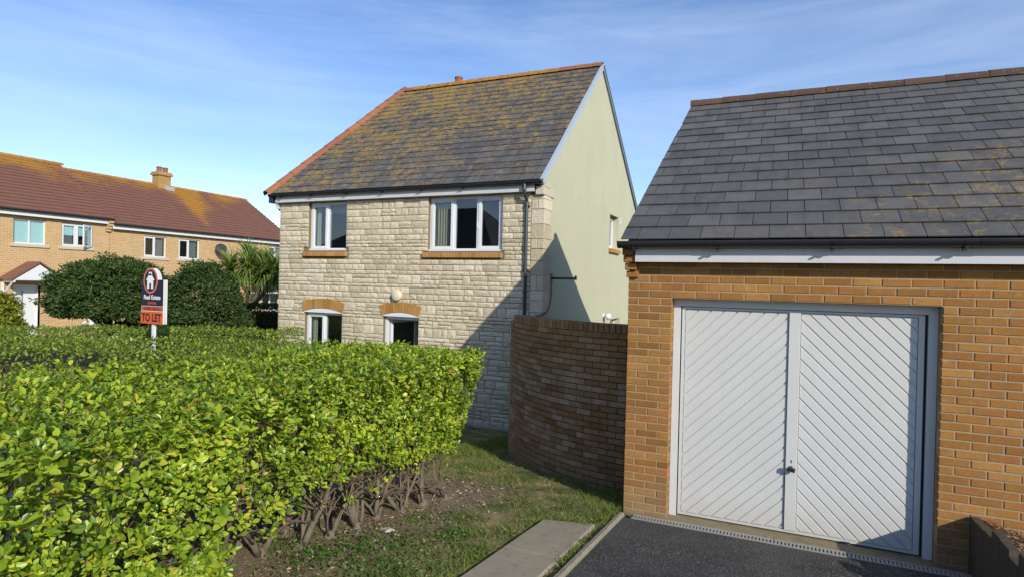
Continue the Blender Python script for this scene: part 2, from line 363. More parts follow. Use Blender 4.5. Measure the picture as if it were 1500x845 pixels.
# drive of tarmac sloping down to the door, its edging kerb and the drain
def sheet(name, mat, x0, x1, ys, off, kind='structure', n=1):
    V = []; F = []
    xs = [x0+(x1-x0)*k/n for k in range(n+1)]
    for y in ys:
        for x in xs: V.append((x, y, -.1*y+off))
    w = n+1
    for j in range(len(ys)-1):
        for i in range(n): F.append((j*w+i, j*w+i+1, (j+1)*w+i+1, (j+1)*w+i))
    b = len(V); V += [(x, y, z-.12) for x, y, z in V]      # underside
    F += [(d+b, c_+b, b_+b, a+b) for a, b_, c_, d in F[:]]
    o = ob(name, mesh_np(name, V, F), mat); tag(o, kind=kind); return o
sheet('driveway', tarmac, .06, 9, [-14, -8, -4, -2, -1, -.22], -.005)
kerb = bpy.data.objects.new('kerb', None); link(kerb); tag(kerb, kind='structure')
for k in range(9):
    y1 = -.17-.915*k; y0 = y1-.905
    mb = MB(); V = []
    a, b_ = .0, .055
    prof = [(a, -.15), (b_, -.15), (b_, .012), (b_-.012, .030), (a+.012, .030), (a, .018)]
    V = [(x, y, -.1*y+z) for y in (y0, y1) for x, z in prof]; n = len(prof)
    Fk = [tuple(range(n)), tuple(range(2*n-1, n-1, -1))]+[(i, i+n, (i+1) % n+n, (i+1) % n) for i in range(n)]
    mb.add(V, Fk).build('edging_stone', kerb_mat, kerb)
path = bpy.data.objects.new('path', None); link(path); tag(path, kind='structure')
for k, (ya, yb) in enumerate(((-.83, -1.692), (-1.718, -2.567), (-2.593, -3.45), (-3.475, -4.33))):
    mb = MB(); x0, x1 = -.575, -.095
    prof = [(x0, -.10), (x1, -.10), (x1, -.002), (x1-.012, .008), (x0+.012, .008), (x0, -.002)]
    sk = .12 if k == 0 else 0                                  # far end cast slightly askew
    V = [(x, y+(sk*(x-x0)/(x1-x0)*(1 if y == ya else 0)), -.1*y+z) for y in (yb, ya) for x, z in prof]; n = len(prof)
    Fk = [tuple(range(n)), tuple(range(2*n-1, n-1, -1))]+[(i, i+n, (i+1) % n+n, (i+1) % n) for i in range(n)]
    mb.add(V, Fk).build('concrete_slab', slab_mat, path)
# dark footpath between the hedges with its edging
hp = bpy.data.objects.new('footpath', None); link(hp); tag(hp, kind='structure')
ys = list(np.arange(-8, -1.1, .4)); xs = (-3.55, -2.27)
V = [(x, y, gz(x, y)+.03) for y in ys for x in xs]+[(x, y, gz(x, y)-.1) for y in ys for x in xs]
h_ = 2*len(ys)
F = [(2*i, 2*i+1, 2*i+3, 2*i+2) for i in range(len(ys)-1)]+[(h_+2*i+2, h_+2*i+3, h_+2*i+1, h_+2*i) for i in range(len(ys)-1)]
ob('paving', mesh_np('paving', V, F), tarmac, hp)
for k in range(7):
    y0 = -8+k*.92; y1 = y0+.91
    V = [(x, y, gz(x, y)+z) for y in (y0, y1) for x, z in ((-2.265, -.1), (-2.215, -.1), (-2.215, .055), (-2.265, .055))]
    MB().add(V, [(0,1,2,3), (7,6,5,4), (0,4,5,1), (1,5,6,2), (2,6,7,3), (3,7,4,0)]).build('edging_stone', kerb_mat, hp)

# ------------------------------------------------------------------ piece caches
_cache = {}
def brick_mesh(w, h, d, mat, c=.005):
    k = (round(w, 3), round(h, 3), round(d, 3), mat.name)
    if k not in _cache:
        me = MB().cbox(-w/2, w/2, 0, d, -h/2, h/2, c).mesh('brick'); me.materials.append(mat); _cache[k] = me
    return _cache[k]
def put(name, me, parent, M):
    o = bpy.data.objects.new(name, me); C.objects.link(o); o.parent = parent; o.matrix_local = M; return o
def join_meshes(items, mat, name, parent, kind='stuff'):
    V = []; F = []; b = 0
    mb = MB()
    for me, M in items: mb.add([q.co for q in me.vertices], [tuple(p.vertices) for p in me.polygons], M)
    return mb.build(name, mat, parent, kind=kind)
CAMP = Vector((1.4318, -6.136, 2.3044))
def cells_wall(x0, x1, z0, z1, holes, y0, y1):
    """slab in the x,z plane with rectangular holes, outer skin and reveals only"""
    xs = sorted({x0, x1, *[h[0] for h in holes], *[h[1] for h in holes]}); zs = sorted({z0, z1, *[h[2] for h in holes], *[h[3] for h in holes]})
    def solid(i, j):
        if i < 0 or j < 0 or i >= len(xs)-1 or j >= len(zs)-1: return False
        cx, cz = (xs[i]+xs[i+1])/2, (zs[j]+zs[j+1])/2
        return not any(h[0] < cx < h[1] and h[2] < cz < h[3] for h in holes)
    mb = MB()
    for i in range(len(xs)-1):
        for j in range(len(zs)-1):
            if not solid(i, j): continue
            a, b, c_, d = xs[i], xs[i+1], zs[j], zs[j+1]
            mb.add([(a,y0,c_),(b,y0,c_),(b,y0,d),(a,y0,d)], [(0,1,2,3)]); mb.add([(a,y1,c_),(b,y1,c_),(b,y1,d),(a,y1,d)], [(3,2,1,0)])
            if not solid(i-1, j): mb.add([(a,y0,c_),(a,y1,c_),(a,y1,d),(a,y0,d)], [(3,2,1,0)])
            if not solid(i+1, j): mb.add([(b,y0,c_),(b,y1,c_),(b,y1,d),(b,y0,d)], [(0,1,2,3)])
            if not solid(i, j-1): mb.add([(a,y0,c_),(b,y0,c_),(b,y1,c_),(a,y1,c_)], [(3,2,1,0)])
            if not solid(i, j+1): mb.add([(a,y0,d),(b,y0,d),(b,y1,d),(a,y1,d)], [(0,1,2,3)])
    return mb

# ------------------------------------------------------------------ window builder (local: x right, y into the wall, z up)
def window(parent, M, w, h, lights, head=None, bars=(), fw=.055, sash=.05, glassm=None, name='window', openl=None, sill=True, vents=True):
    """lights: list of (fraction, opens). Frame is a part, sashes and panes its sub-parts."""
    glassm = glassm or glass
    mb = MB()
    mb.box(0, fw, 0, .07, 0, h); mb.box(w-fw, w, 0, .07, 0, h); mb.box(fw, w-fw, 0, .07, h-fw, h); mb.box(fw, w-fw, 0, .07, 0, fw)
    if sill: mb.box(-.03, w+.03, -.055, -.001, -.004, .034)
    edges = [0]
    for f_, _ in lights: edges.append(edges[-1]+f_*w)
    for e in edges[1:-1]: mb.box(e-.03, e+.03, .002, .068, fw, h-fw)
    fr = mb.build(name, upvc, parent, M)
    for k, (f_, op) in enumerate(lights):
        a = edges[k]+(fw if k == 0 else .03); b = edges[k+1]-(fw if k == len(lights)-1 else .03)
        z0, z1 = fw, h-fw
        if op:
            s = MB(); t = sash; y0, y1 = -.016, .045
            s.box(a-.012, a+t, y0, y1, z0-.012, z1+.012); s.box(b-t, b+.012, y0, y1, z0-.012, z1+.012)
            s.box(a+t, b-t, y0, y1, z1-t, z1+.012); s.box(a+t, b-t, y0, y1, z0-.012, z0+t)
            so = s.build('sash', upvc, fr)
            if vents: MB().box(a+.06, b-.06, -.028, -.017, z1-.028, z1-.012).build('trickle_vent', frame_white, fr)
            a, b, z0, z1 = a+t, b-t, z0+t, z1-t
        pb = MB(); pb.box(a-.004, b+.004, .018, .024, z0-.004, z1+.004); pb.build('pane', glassm, fr)
    return fr
def curtain(parent, M, x0, x1, z0, z1, mat, waves=6, amp=.025, name='curtain'):
    n = waves*8; V = []; F = []
    for k in range(n+1):
        x = x0+(x1-x0)*k/n; y = amp*math.sin(2*math.pi*waves*k/n)
        V += [(x, y, z0), (x, y, z1)]
    F = [(2*k, 2*k+2, 2*k+3, 2*k+1) for k in range(n)]
    b = len(V); V += [(x, y+.004, z) for x, y, z in V]; F += [tuple(i+b for i in f[::-1]) for f in F[:]]
    return ob(name, mesh_np(name, V, F), mat, parent, M, smooth=True)

# half-round clay tile along local y, length L
def half_round(L, r_, t=.014, n=8, flare=.012):
    mb = MB(); V = []
    for (y, k) in ((0, 1+flare/r_), (L, 1.0)):
        for rr in (r_*k, r_*k-t):
            for i in range(n+1):
                a = math.pi*i/n; V.append((rr*math.cos(a), y, rr*math.sin(a)))
    m_ = n+1; F = []
    for i in range(n):
        F.append((i, i+1, 2*m_+i+1, 2*m_+i)); F.append((m_+i+1, m_+i, 3*m_+i, 3*m_+i+1))
        F.append((i, m_+i, m_+i+1, i+1)); F.append((2*m_+i, 2*m_+i+1, 3*m_+i+1, 3*m_+i))
    F += [(0, 2*m_, 3*m_, m_), (n, m_+n, 3*m_+n, 2*m_+n)]
    return mb.add(V, F).mesh('clay_tile')
def gutter(name, parent, p0, length, r_, mat, brackets=(), joints=(), gap=.0):
    """half-round gutter running along +x from p0 (its rim centre)"""
    n = 10; V = []; F = []
    prof = [(r_*math.cos(math.pi+math.pi*i/n), r_*math.sin(math.pi+math.pi*i/n)) for i in range(n+1)]
    inner = [(q[0]*.86, q[1]*.86+.002) for q in prof][::-1]
    pr = prof+[(r_, .008), (r_*.86, .008)]+inner+[(-r_*.86, .008), (-r_, .008)]
    m_ = len(pr)
    V = [(x, y, z) for x in (0, length) for y, z in pr]
    F = [(i, (i+1) % m_, (i+1) % m_+m_, i+m_) for i in range(m_)]
    for x in (0, length): # stop ends
        b = len(V); V += [(x, y, z) for y, z in prof]; F.append(tuple(range(b, b+n+1)))
    o = MB().add(V, F).build(name, mat, parent, T(p0))
    for x in brackets:
        bk = MB()
        bk.box(x-.014, x+.014, -.012, .012, -r_-.03, -r_+.002); bk.box(x-.012, x+.012, -r_-.006, r_+.004, -r_-.006, -r_+.006)
        bk.build('gutter_bracket', mat, o)
    for x in joints:
        bk = MB()
        V = [(xx, y*1.08, z*1.10+.003) for xx in (x-.05, x+.05) for y, z in prof]
        bk.add(V, [(i, i+1, i+n+2, i+n+1) for i in range(n)])
        bk.build('gutter_joint', mat, o)
    return o

# ================================================================== GARAGE
garage = thing('brick_garage', 'golden brick garage with dark slate roof and white chevron double door', 'garage', (0, 0, 0))
GX1 = 6.2; OPX0, OPX1, OPZ = .44, 2.70, 2.2125
mw = cells_wall(.006, GX1, -.35, 2.70, [(OPX0, OPX1, -.4, OPZ)], .006, .14)
gwall = mw.build('wall', mortar, garage)
sb = MB(); sb.box(.006, .11, .165, 6.3, -.9, 2.7); sb.box(GX1-.1, GX1, .11, 6.3, -.9, 2.7); sb.box(.112, GX1-.102, 6.2, 6.3, -.9, 2.7)
sb.build('side_wall', golden, garage)
tri = [(-.02, 2.70), (6.32, 2.70), (3.15, 4.97)]
for xx in (.02, GX1-.1):
    V = [(x+(.16 if z > 4 and xx < 1 else 0), y, z) for x in (xx, xx+.1) for y, z in tri]
    MB().add(V, [(0,1,2), (5,4,3), (0,3,4,1), (1,4,5,2), (2,5,3,0)]).build('gable', golden, garage)
# every face brick, stretcher bond 225 x 75
rows = range(-3, 35)
for r_ in rows:
    zc = OPZ+(.075*(r_-29))+.0375
    off = 0 if r_ % 2 == (29 % 2) else -.1125
    segs = [(0.0, GX1)] if zc > OPZ else [(0.0, OPX0), (OPX1, GX1)]
    for a, b in segs:
        x = off
        while x < b-.02:
            x0, x1 = max(x, a), min(x+.225, b); x += .225
            if x1-x0 < .03 or x0 > 3.7: continue
            w = x1-x0-.010 if x1 < b-.001 else x1-x0
            if x0 == a and a > 0: w += 0
            put('brick', brick_mesh(w, .065, .09, golden), gwall,
                T((x0+w/2+rnd.uniform(-.0012, .0012), rnd.uniform(-.0015, .0015), zc+rnd.uniform(-.001, .001))) @ Matrix.Rotation(R(rnd.uniform(-.35, .35)), 4, 'Y'))
# left reveal of the opening, brick ends on the return
for r_ in range(-1, 29):
    zc = OPZ+.075*(r_-29)+.0375
    put('brick', brick_mesh(.124, .065, .03, golden), gwall, T((OPX0+.002, .004+.0665, zc)) @ RZ(R(90)))
# corbelled kneeler under the gutter end
for k, (zz, pr, hh) in enumerate(((2.4455, .045, .068), (2.5205, .085, .068), (2.5955, .125, .068), (2.6905, .165, .115))):
    put('brick', brick_mesh(.118 if k < 3 else .11, hh, pr+.03, golden, .006), gwall, T((.043-.008*k, -pr, zz)))
# fascia, soffit, gutter
fb = MB(); fb.box(.095, GX1, -.135, -.115, 2.565, 2.70); gf = fb.build('fascia', fascia_white, garage, T((0, -.02, 0)))
MB().box(.095, GX1, -.114, .0, 2.575, 2.584).build('soffit', fascia_white, gf)
gutter('gutter', garage, (-.065, -.225, 2.755), 6.3, .060, black_plastic, brackets=(.17, .95, 1.9, 2.85), joints=(.9, 1.95, 3.0))
# slates
EY, EZ, RY, RZ_ = -.235, 2.765, 3.15, 5.06
roofl = Vector((0, RY-EY, RZ_-EZ)); SL = roofl.length; roofl.normalize(); rn = Vector((1,0,0)).cross(roofl)
deck = MB(); V = [(.02, EY+.05, EZ-.005), (GX1+.2, EY+.05, EZ-.005), (GX1+.2, RY, RZ_-.035), (.17, RY, RZ_-.035), (.17, 6.5, EZ-.03), (GX1+.2, 6.5, EZ-.03)]
deck.add(V, [(0,1,2,3), (3,2,5,4)]); V2 = [(x, y, z-.04) for x, y, z in V]; deck.add(V2, [(3,2,1,0), (4,5,2,3)])
groof = deck.build('roof', slate_garage, garage)
def slate_mesh(w, L, t, mat):
    k = ('s', round(w, 3), round(L, 3), mat.name)
    if k not in _cache:
        me = MB().box(0, w, 0, L, 0, t).mesh('slate'); me.materials.append(mat); _cache[k] = me
    return _cache[k]
GA = .2505; nrow = int(SL/GA)+1
def slope_mat(o, up, nrm):
    return Matrix(((1, up.x, nrm.x, o[0]), (0, up.y, nrm.y, o[1]), (0, up.z, nrm.z, o[2]), (0, 0, 0, 1)))
def slate_row(items, s, xl, xr, shift, origin, up, nrm, mat, last, ga, w=.3, t=.009, gap=.006):
    tilt = Matrix.Rotation(-math.atan(.016/ga), 4, 'X')
    x = math.floor((xl-shift)/w)*w+shift
    L = min(ga*1.16, last)
    while x < xr:
        a, b = max(x, xl), min(x+w, xr); x += w
        if b-a < .03: continue
        o = Vector(origin)+up*s+Vector((a+.003, 0, 0))+nrm*(.021+rnd.uniform(-.0015, .0015))
        items.append((slate_mesh(b-a-gap, L, t, mat), slope_mat(o, up, nrm) @ tilt @ RZ(R(rnd.uniform(-.35, .35))), (o-CAMP).length, b))
items = []
for k in range(nrow):
    s = k*GA; f = s/SL
    slate_row(items, s, -.035+.20*f, GX1+.2, .127-.15*(k % 2)+.01*math.sin(k*3.1), (0, EY, EZ), roofl, rn, slate_garage, SL-s+.03, GA)
for me, M, d, b in items:
    if b < 5.0: put('slate', me, groof, M)
join_meshes([(me, M) for me, M, d, b in items if b >= 5.0], slate_garage, 'slate_far', groof)
bl = Vector((0, RY-6.5, RZ_-EZ+.02)).normalized()
hr = half_round(.452, .105, flare=.005)
x = .145
while x < GX1:
    put('ridge_tile', hr, groof, T((x, RY, RZ_-.035+rnd.uniform(-.003, .004))) @ RZ(R(-90+rnd.uniform(-.5, .5)))); x += .45
hr.materials.append(ridge_brown)
# the door and its frame
DY = .145
fb = MB(); z1 = OPZ-.004
fb.box(OPX0+.004, OPX0+.072, DY-.012, DY+.05, -.015, z1); fb.box(OPX1-.074, OPX1-.004, DY-.012, DY+.05, -.02, z1); fb.box(OPX0+.072, OPX1-.074, DY-.012, DY+.05, z1-.075, z1)
gframe = fb.build('door_frame', frame_white, garage)
DX0, DX1, DZ0, DZ1 = OPX0+.085, OPX1-.098, .012, z1-.082
DF = DY+.012
db = MB(); db.box(DX0, DX1, DF+.016, DF+.04, DZ0, DZ1)
gdoor = db.build('garage_door', door_white, garage)
CX0, CX1 = 1.517, 1.617
rails = MB()
rails.box(DX0, DX0+.030, DF-.004, DF+.015, DZ0, DZ1); rails.box(DX1-.045, DX1, DF-.004, DF+.015, DZ0, DZ1)
rails.box(DX0+.030, DX1-.045, DF-.003, DF+.015, DZ0, DZ0+.022); rails.box(DX0+.030, DX1-.045, DF-.003, DF+.015, DZ1-.018, DZ1)
rails.build('door_rail', door_white, gdoor)
MB().cbox(CX0, CX1, DF-.012, DF+.0155, DZ0+.022, DZ1-.018, .004).build('centre_stile', door_white, gdoor)
MB().box(DX1+.002, OPX1-.076, DF+.02, DF+.04, .0, DZ1).build('door_gap', black_rubber, gdoor)
def clip(poly, nxy, d):
    out = []
    for i in range(len(poly)):
        p, q = poly[i], poly[(i+1) % len(poly)]
        a = p[0]*nxy[0]+p[1]*nxy[1]-d; b = q[0]*nxy[0]+q[1]*nxy[1]-d
        if a <= 0: out.append(p)
        if (a < 0 < b) or (b < 0 < a):
            t = a/(a-b); out.append((p[0]+t*(q[0]-p[0]), p[1]+t*(q[1]-p[1])))
    return out
def inset(poly, t):
    n = len(poly); L = poly
    for i in range(n):
        p, q = poly[i], poly[(i+1) % n]; dx, dz = q[0]-p[0], q[1]-p[1]; l = math.hypot(dx, dz)
        if l < 1e-6: continue
        nn = (dz/l, -dx/l); L = clip(L, nn, nn[0]*p[0]+nn[1]*p[1]-t)
        if len(L) < 3: return None
    return L
PITCHV = .1235
for side, (a, b) in ((1, (DX0+.031, CX0-.001)), (-1, (CX1+.001, DX1-.046))):
    z0, z1_ = DZ0+.023, DZ1-.019
    rect = [(a, z0), (b, z0), (b, z1_), (a, z1_)]
    # boards rise towards the centre stile
    for k in range(-12, 32):
        c0 = k*PITCHV; c1 = c0+PITCHV-.008           # z - side*x between c0 and c1
        base = a if side > 0 else b
        p = clip(rect, (-side, 1), c1-side*base); p = clip(p, (side, -1), -(c0-side*base)) if len(p) > 2 else p
        if len(p) < 3: continue
        ins = inset(p, .006)
        mb = MB(); n = len(p)
        if ins and len(ins) == n:
            V = [(x, DF+.0162, z) for x, z in p]+[(x, DF+.006, z) for x, z in ins]
            mb.add(V, [tuple(range(n, 2*n))]+[(i, (i+1) % n, (i+1) % n+n, i+n) for i in range(n)])
        else: mb.prism(p, DF+.006, DF+.0162)
        mb.build('board', door_white, gdoor)
hb = MB(); hM = T((1.567, DF-.012, .628)) @ Matrix.Rotation(R(90), 4, 'X')
hb.lathe([(.024, 0), (.024, .006), (.012, .012), (.012, .03)], 14, hM)
hb.cbox(-.034, .034, -.062, -.030, -.020, .018, .008, T((1.567, DF-.012, .628)) @ Matrix.Rotation(R(12), 4, 'Y'))
hb.build('door_handle', black_plastic, gdoor)
kb = MB(); kb.lathe([(.007, 0), (.007, .002)], 10, T((1.567, DF-.0125, .700)) @ Matrix.Rotation(R(90), 4, 'X')); kb.box(1.564, 1.570, DF-.0145, DF-.0125, .676, .697); kb.build('keyhole', black_plastic, gdoor)
# threshold strip and channel drain
MB().box(.02, 6.1, -.088, .23, -.30, -.004).build('threshold', threshold_mat, garage)
drain = thing('channel_drain', 'grey slotted channel drain along the foot of the garage door', 'drain', (0, -.15, -.004))
dm = simple('drain grating', (.27,.265,.25), .6, .4, .25, 30, .3, 90); dk = simple('drain trough', (.012,.012,.012), .9, .1)
MB().box(.13, 6, -.052, .056, -.12, .0).build('trough', dk, drain)
fr = MB(); fr.box(.13, 6, -.058, -.042, -.01, .024); fr.box(.13, 6, .042, .058, -.01, .024); fr.build('rail', dm, drain)
gb = MB()
x = .14
while x < 3.4: gb.box(x, x+.019, -.041, .041, .002, .020); x += .031
gb.build('grating_bar', dm, drain)

# ================================================================== CURVED WALL
CWC, CWR = Vector((0, 3.65, 0)), 2.70
cwall = thing('curved_garden_wall', 'curved brown brick garden wall with brick-on-edge coping between garage and stone house', 'wall', (CWC.x, CWC.y, 0))
STEP = R(214)                        # left of here the wall steps down
A0, A1 = R(181), R(270)
def arc_mesh(a0, a1, r_in, r_out, z0, z1, n=40):
    V = []; F = []
    for i in range(n+1):
        a = a0+(a1-a0)*i/n
        for rr, z in ((r_out, z0), (r_out, z1), (r_in, z1), (r_in, z0)): V.append((rr*math.cos(a), rr*math.sin(a), z))
    for i in range(n):
        for k in range(4): F.append((4*i+k, 4*i+(k+1) % 4, 4*i+4+(k+1) % 4, 4*i+4+k))
    F += [(3,2,1,0), (4*n, 4*n+1, 4*n+2, 4*n+3)]
    return MB().add(V, F)
mc = arc_mesh(STEP, A1, CWR-.215, CWR-.014, -.9, 1.752); arc2 = arc_mesh(A0, STEP, CWR-.215, CWR-.014, -.9, 1.622, 20); mc.add(arc2.v, arc2.f)
cwm = mc.build('wall', dark_mortar, cwall)
items = []
ang = .225/CWR
for k in range(-9, 24):
    zc = 1.7545-.075*(23-k)-.0375
    a = A1-(ang/2 if k % 2 else 0)-ang/2
    while a > A0+.5*ang:
        top = 1.755 if a > STEP else 1.625
        if zc+.03 < top:
            p = Vector(((CWR)*math.cos(a), CWR*math.sin(a), zc)); rad = Vector((math.cos(a), math.sin(a), 0)); 
            M = T(p+rad*rnd.uniform(-.002, .002)) @ RZ(a+R(90)) @ Matrix.Rotation(R(rnd.uniform(-.5, .5)), 4, 'Y')
            wd = p+CWC; dvec = (wd-CAMP); vis = -(dvec.normalized().dot(rad))
            items.append((brick_mesh(.2165, .065, .09, brown_brick), M, vis/dvec.length))
        a -= ang
items.sort(key=lambda t: -t[2])
for me, M, _ in items[:300]: put('brick', me, cwm, M)
join_meshes([(me, M) for me, M, _ in items[300:]], brown_brick, 'brick_rest', cwm)
a = A1-.5*.075/CWR; nb = 0
cop = brick_mesh(.065, .1025, .225, brown_brick)
while a > A0+.02:
    top = 1.755+.052 if a > STEP else 1.625+.052
    put('coping_brick', cop, cwm, T(((CWR+.003)*math.cos(a), (CWR+.003)*math.sin(a), top+rnd.uniform(-.002, .002))) @ RZ(a+R(90)+R(rnd.uniform(-.6, .6)))); a -= .0755/CWR

# ================================================================== STONE HOUSE
house = thing('stone_house', 'two storey cream stone house with lichened slate roof and pale green gable', 'house', (-6, 4.8, -.65))
house_inv = house.matrix_basis.inverted() if False else T((6, -4.8, .65))
HX0, HX1, HY = -9.68, -2.82, 4.8
W1 = (-8.78, -7.66, 3.00, 4.12); W2 = (-5.47, -3.72, 2.98, 4.12); W3 = (-8.84, -7.73, .35, 1.57); D1 = (-6.58, -5.66, -.62, 1.58)
wallm = cells_wall(HX0, HX1-.004, -1.1, 4.30, [W1, W2, W3, D1], HY, HY+.28)
hw = wallm.build('front_wall', stone_mortar, house, house_inv)
# stones in broken courses
def stone_mesh(k):
    rr = random.Random(100+k); nx_, nz_ = 4, 3
    V = []; F = []
    for j in range(nz_+1):
        for i in range(nx_+1):
            u, w = i/nx_, j/nz_
            edge = (i in (0, nx_)) or (j in (0, nz_))
            y = -.60-.40*rr.random() if not edge else -.40-.16*rr.random()
            V.append((u-.5+(rr.uniform(-.05, .05) if 0 < i < nx_ else rr.uniform(-.006, .006)), y, w-.5+(rr.uniform(-.08, .08) if 0 < j < nz_ else rr.uniform(-.02, .02))))
    m_ = nx_+1
    for j in range(nz_):
        for i in range(nx_): F.append((j*m_+i, j*m_+i+1, (j+1)*m_+i+1, (j+1)*m_+i))
    b = len(V); ring = [i for i in range(m_)]+[j*m_+nx_ for j in range(1, nz_+1)]+[nz_*m_+i for i in range(nx_-1, -1, -1)]+[j*m_ for j in range(nz_-1, 0, -1)]
    for i in ring: V.append((V[i][0], 1.0, V[i][2]))
    n = len(ring)
    for i in range(n): F.append((ring[i], b+i, b+(i+1) % n, ring[(i+1) % n]))
    me = MB().add(V, F).mesh('stone'); me.materials.append(stone); return me
SM = [stone_mesh(k) for k in range(10)]
arch_holes = [(-8.85, -7.72, 1.5, 1.64), (-6.59, -5.65, 1.5, 1.64)]
sills = [(-8.93, -7.58, 2.80, 3.0), (-5.60, -3.66, 2.80, 2.98)]
holes = [W1, W2, W3, D1]+arch_holes+sills
items = []
def lay(x0, x1, z0, z1, depth=0):
    x = x0
    while x < x1-.005:
        h = z1-z0
        L = rnd.uniform(.16, .46) if h < .12 else rnd.uniform(.14, .38)
        if x1-x-L < .11: L = x1-x
        if h > .13 and depth == 0 and rnd.random() < .30:
            zm = z0+h*rnd.choice((.45, .5, .55)); L2 = min(x1-x, L*rnd.uniform(1.4, 2.2))
            if x1-x-L2 < .11: L2 = x1-x
            lay(x, x+L2, z0, zm, 1); lay(x, x+L2, zm, z1, 1); x += L2; continue
        items.append((x, x+L, z0, z1)); x += L
z = -.95
edgesz = sorted({h[2] for h in holes}|{h[3] for h in holes})
while z < 4.28:
    h = rnd.choice((.075, .09, .105, .12, .13, .16, .20))
    for e in edgesz:                                          # courses break at sills and heads
        if z < e-.001 < z+h+.045 and e > z+.05: h = e-z; break
    h = min(h, 4.29-z)
    if h < .03: break
    segs = [(HX0, HX1-.27)]
    for a, b, c_, d in holes:
        if c_ < z+h-.012 and d > z+.012:
            ns = []
            for p, q in segs:
                if b <= p or a >= q: ns.append((p, q)); continue
                if a > p+.02: ns.append((p, a))
                if b < q-.02: ns.append((b, q))
            segs = ns
    for p, q in segs: lay(p, q, z, z+h)
    z += h
stn = []
for a, b, c_, d in items:
    w, h = b-a-.013, d-c_-.013
    if w < .02 or h < .015: continue
    M = T(((a+b)/2, HY-.001, (c_+d)/2)) @ Matrix.Diagonal((w, .034, h, 1)).to_4x4()
    p = Vector(((a+b)/2, HY, (c_+d)/2)); vis = 1 if (p.z > .95 or p.x > -3.9 and p.z > -.5) else .05
    stn.append((rnd.choice(SM), M, w*h/(p-CAMP).length**2*vis))
# the slivers between arch and straight courses
stn.sort(key=lambda t: -t[2])
Mi = T((0, 0, 0))
for me, M, _ in stn[:292]: put('stone', me, hw, M)
join_meshes([(me, M) for me, M, _ in stn[292:]], stone, 'stone_rest', hw)
# corner stones wrapping round to the gable, laid long and short
z = -.9; k = 0
while z < 4.02:
    h = rnd.choice((.20, .23, .26, .29)); h = min(h, 4.07-z)
    l1, l2 = (.262, .40) if k % 2 else (.262, .30)
    qb = MB(); x0, x1, y0, y1 = HX1-l1, HX1+.014, HY-.017, HY+l2; c_ = .012
    n0 = [(x0, y0), (x1-c_, y0), (x1, y0+c_), (x1, y1), (x0, y1)]
    V = [(x+rnd.uniform(-.004, .004), y+rnd.uniform(-.004, .004), zz) for zz in (z+.005, z+h-.005) for x, y in n0]; n = 5
    qb.add(V, [tuple(range(n-1, -1, -1)), tuple(range(n, 2*n))]+[(i, (i+1) % n, (i+1) % n+n, i+n) for i in range(n)])
    if k % 3 != 1: qb.build('corner_stone', stone, hw)
    else:                                                  # some are two blocks
        xm = HX1-.13
        for (a, b) in ((x0, xm-.004), (xm+.004, x1)):
            MB().cbox(a, b, y0, (HY+.02 if b < x1 else y1), z+.005, z+h-.005, .008).build('corner_stone', stone, hw)
    z += h; k += 1
MB().cbox(HX1-.155, HX1+.022, HY-.10, HY+.50, 4.075, 4.235, .006).build('kneeler_stone', smooth_stone, hw)
MB().box(HX1-.10, HX1+.03, HY-.05, HY+.25, 4.237, 4.33).build('kneeler_stone', smooth_stone, hw)
# arches of brick on end
def arch(x0, x1, zs, rise, th, n):
    w = (x1-x0)/2; rr = (w*w+rise*rise)/(2*rise); cx, cz = (x0+x1)/2, zs+rise-rr; a0 = math.asin(w/rr)
    mb = MB()
    for i in range(n):
        t0, t1 = -a0+2*a0*i/n, -a0+2*a0*(i+1)/n; g_ = .0045/rr; t0 += g_; t1 -= g_
        V = [(cx+R_*math.sin(t), cz+R_*math.cos(t)) for R_, t in ((rr, t0), (rr, t1), (rr+th, t1), (rr+th, t0))]
        mb.prism(V, HY-.046, HY+.09)
    return mb, (cx, cz, rr, a0)
for (x0, x1), rise in (((-8.86, -7.71), .085), ((-6.60, -5.64), .075)):
    mb, (cx, cz, rr, a0) = arch(x0, x1, 1.575, rise, .225, 16 if x0 < -8 else 13)
    mb.build('arch_brick', yellow_brick, hw)
    poly = [(x0+.004, 1.572)]; n = 12
    for i in range(n+1):
        t = a0-2*a0*i/n; poly.append((cx+(rr-.006)*math.sin(t), cz+(rr-.006)*math.cos(t)))
    poly = [(cx-(x1-x0)/2+.004, 1.560), (cx+(x1-x0)/2-.004, 1.560)]+[p for p in poly[1:]]
    MB().prism(poly, HY-.042, HY+.10).build('arched_head', upvc, hw)
# brick-on-edge sills
for (x0, x1, zt) in ((-8.90, -7.60, 2.965), (-5.575, -3.665, 2.945)):
    mb = MB(); n = int((x1-x0)/.075)
    for i in range(n): mb.cbox(x0+i*.075+.004, x0+(i+1)*.075-.004, HY-.085, HY+.06, zt-.105, zt, .006)
    mb.build('brick_sill', yellow_brick, hw)
    MB().box(x0, x0+n*.075, HY-.076, HY+.05, zt-.098, zt-.012).build('sill_mortar', mortar, hw)
